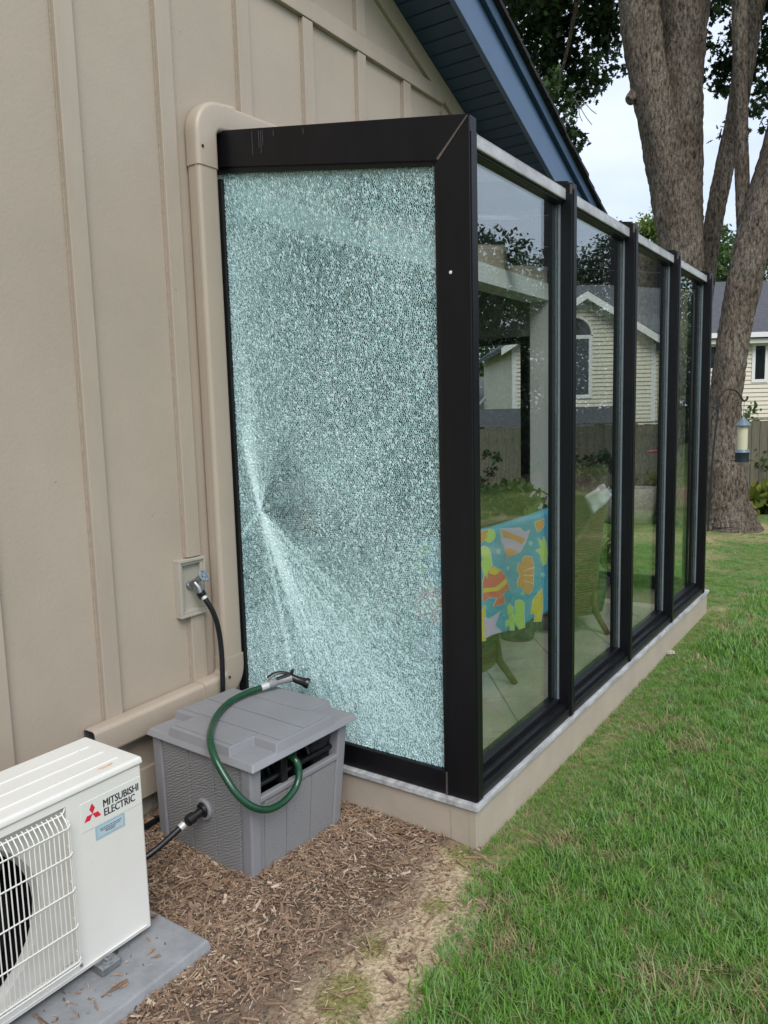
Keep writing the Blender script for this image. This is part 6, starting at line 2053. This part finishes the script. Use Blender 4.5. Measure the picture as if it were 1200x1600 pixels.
window(nh, wa0, wa1, 1.95, 3.65, NB, True)
# lower porch roof along the gable wall
MB().hexa([ab(2.4, NB - 2.2, 0.95), ab(7.3, NB - 2.2, 0.95), ab(7.3, NB - 0.05, 1.0), ab(2.4, NB - 0.05, 1.0)], [ab(2.4, NB - 2.2, 1.02), ab(7.3, NB - 2.2, 1.02), ab(7.3, NB - 0.05, 1.58), ab(2.4, NB - 0.05, 1.58)]).build('porch_roof', M['nroof'], nh)
# main range to the right
MBk = 26.0
ma0, ma1 = ga1 + 0.0, 17.5
zme = 3.72
m = MB(); clap(m, lambda z: [(ma0, ma1)], -0.2, zme, MBk, 0.14); m.build('siding', M['vinyl'], nh)
obox(MB(), ma0, ma1, MBk, MBk + 8, -0.6, zme).build('wall', M['vinyl'], nh)
zr_ = 6.05
MB().hexa([ab(ga1 - 3.0, MBk - 0.4, zme), ab(ma1 + 0.4, MBk - 0.4, zme), ab(ma1 + 0.4, MBk + 4, zr_), ab(ga1 - 3.0, MBk + 4, zr_)], [ab(ga1 - 3.0, MBk - 0.4, zme + 0.14), ab(ma1 + 0.4, MBk - 0.4, zme + 0.14), ab(ma1 + 0.4, MBk + 4, zr_ + 0.14), ab(ga1 - 3.0, MBk + 4, zr_ + 0.14)]).build('roof', M['nroof'], nh)
obox(MB(), ma0 - 0.2, ma1 + 0.4, MBk - 0.52, MBk - 0.4, zme - 0.02, zme + 0.14).build('gutter', M['nwhite'], nh)
obox(MB(), ma0, ma1 + 0.2, MBk - 0.39, MBk - 0.03, zme - 0.2, zme - 0.06).build('eave_board', M['nwhite'], nh)
UM = MBk / FPX
window(nh, (1098 - 600) * UM, (1137 - 600) * UM, 2.75, 3.45, MBk)
window(nh, (1176 - 600) * UM, (1191 - 600) * UM, 2.35, 3.45, MBk)
obox(MB(), (1139 - 600) * UM * 1.15, (1144 - 600) * UM * 1.15, MBk + 4, MBk + 4.2, zr_, zr_ + 0.55).build('vent_pipe', M['nwhite'], nh)
# dark lower window strip and trim on the connecting bit
h2 = thing('grey_roofed_house', 'low house with grey hipped roof seen past the cream house', 'house', tuple(ab(4, 31, 0)))
HB3 = 31.0
U3 = HB3 / FPX
a0_, a1_ = 2.4, 6.2
MB().hexa([ab(a0_, HB3, -0.5), ab(a1_, HB3, -0.5), ab(a1_, HB3 + 5, -0.5), ab(a0_, HB3 + 5, -0.5)], [ab(a0_, HB3, 1.0), ab(a1_, HB3, 1.0), ab(a1_, HB3 + 5, 1.0), ab(a0_, HB3 + 5, 1.0)]).build('wall', M['vinyl'], h2)
MB().hexa([ab(a0_ - 0.5, HB3 - 0.5, 1.0), ab(a1_ + 0.3, HB3 - 0.5, 1.0), ab(a1_ + 0.3, HB3 + 5, 1.0), ab(a0_ - 0.5, HB3 + 5, 1.0)], [ab(a0_ + 0.2, HB3 + 2.2, 3.0), ab(a1_ - 0.6, HB3 + 2.2, 3.0), ab(a1_ - 0.6, HB3 + 2.6, 3.0), ab(a0_ + 0.2, HB3 + 2.6, 3.0)]).build('roof', M['groof'], h2)
for (p0, p1) in (((741, 640), (790, 588)), ((790, 588), (838, 648))):
    MB().tube([pt(p0[0], p0[1], HB3 - 0.6), pt(p1[0], p1[1], HB3 - 0.2)], 0.06, 4).build('rake_board', M['nwhite'], h2)
for q in (((752, 645), (765, 645), (792, 629), (779, 630)), ((795, 645), (804, 645), (806, 638), (800, 640))):
    P4 = [pt(x_, y_, HB3 - 0.7) for x_, y_ in q]
    MB().hexa(P4, [p + BV * 0.15 for p in P4]).build('skylight', M['nwhite'], h2)
for o, h in bpy_fix:
    pass
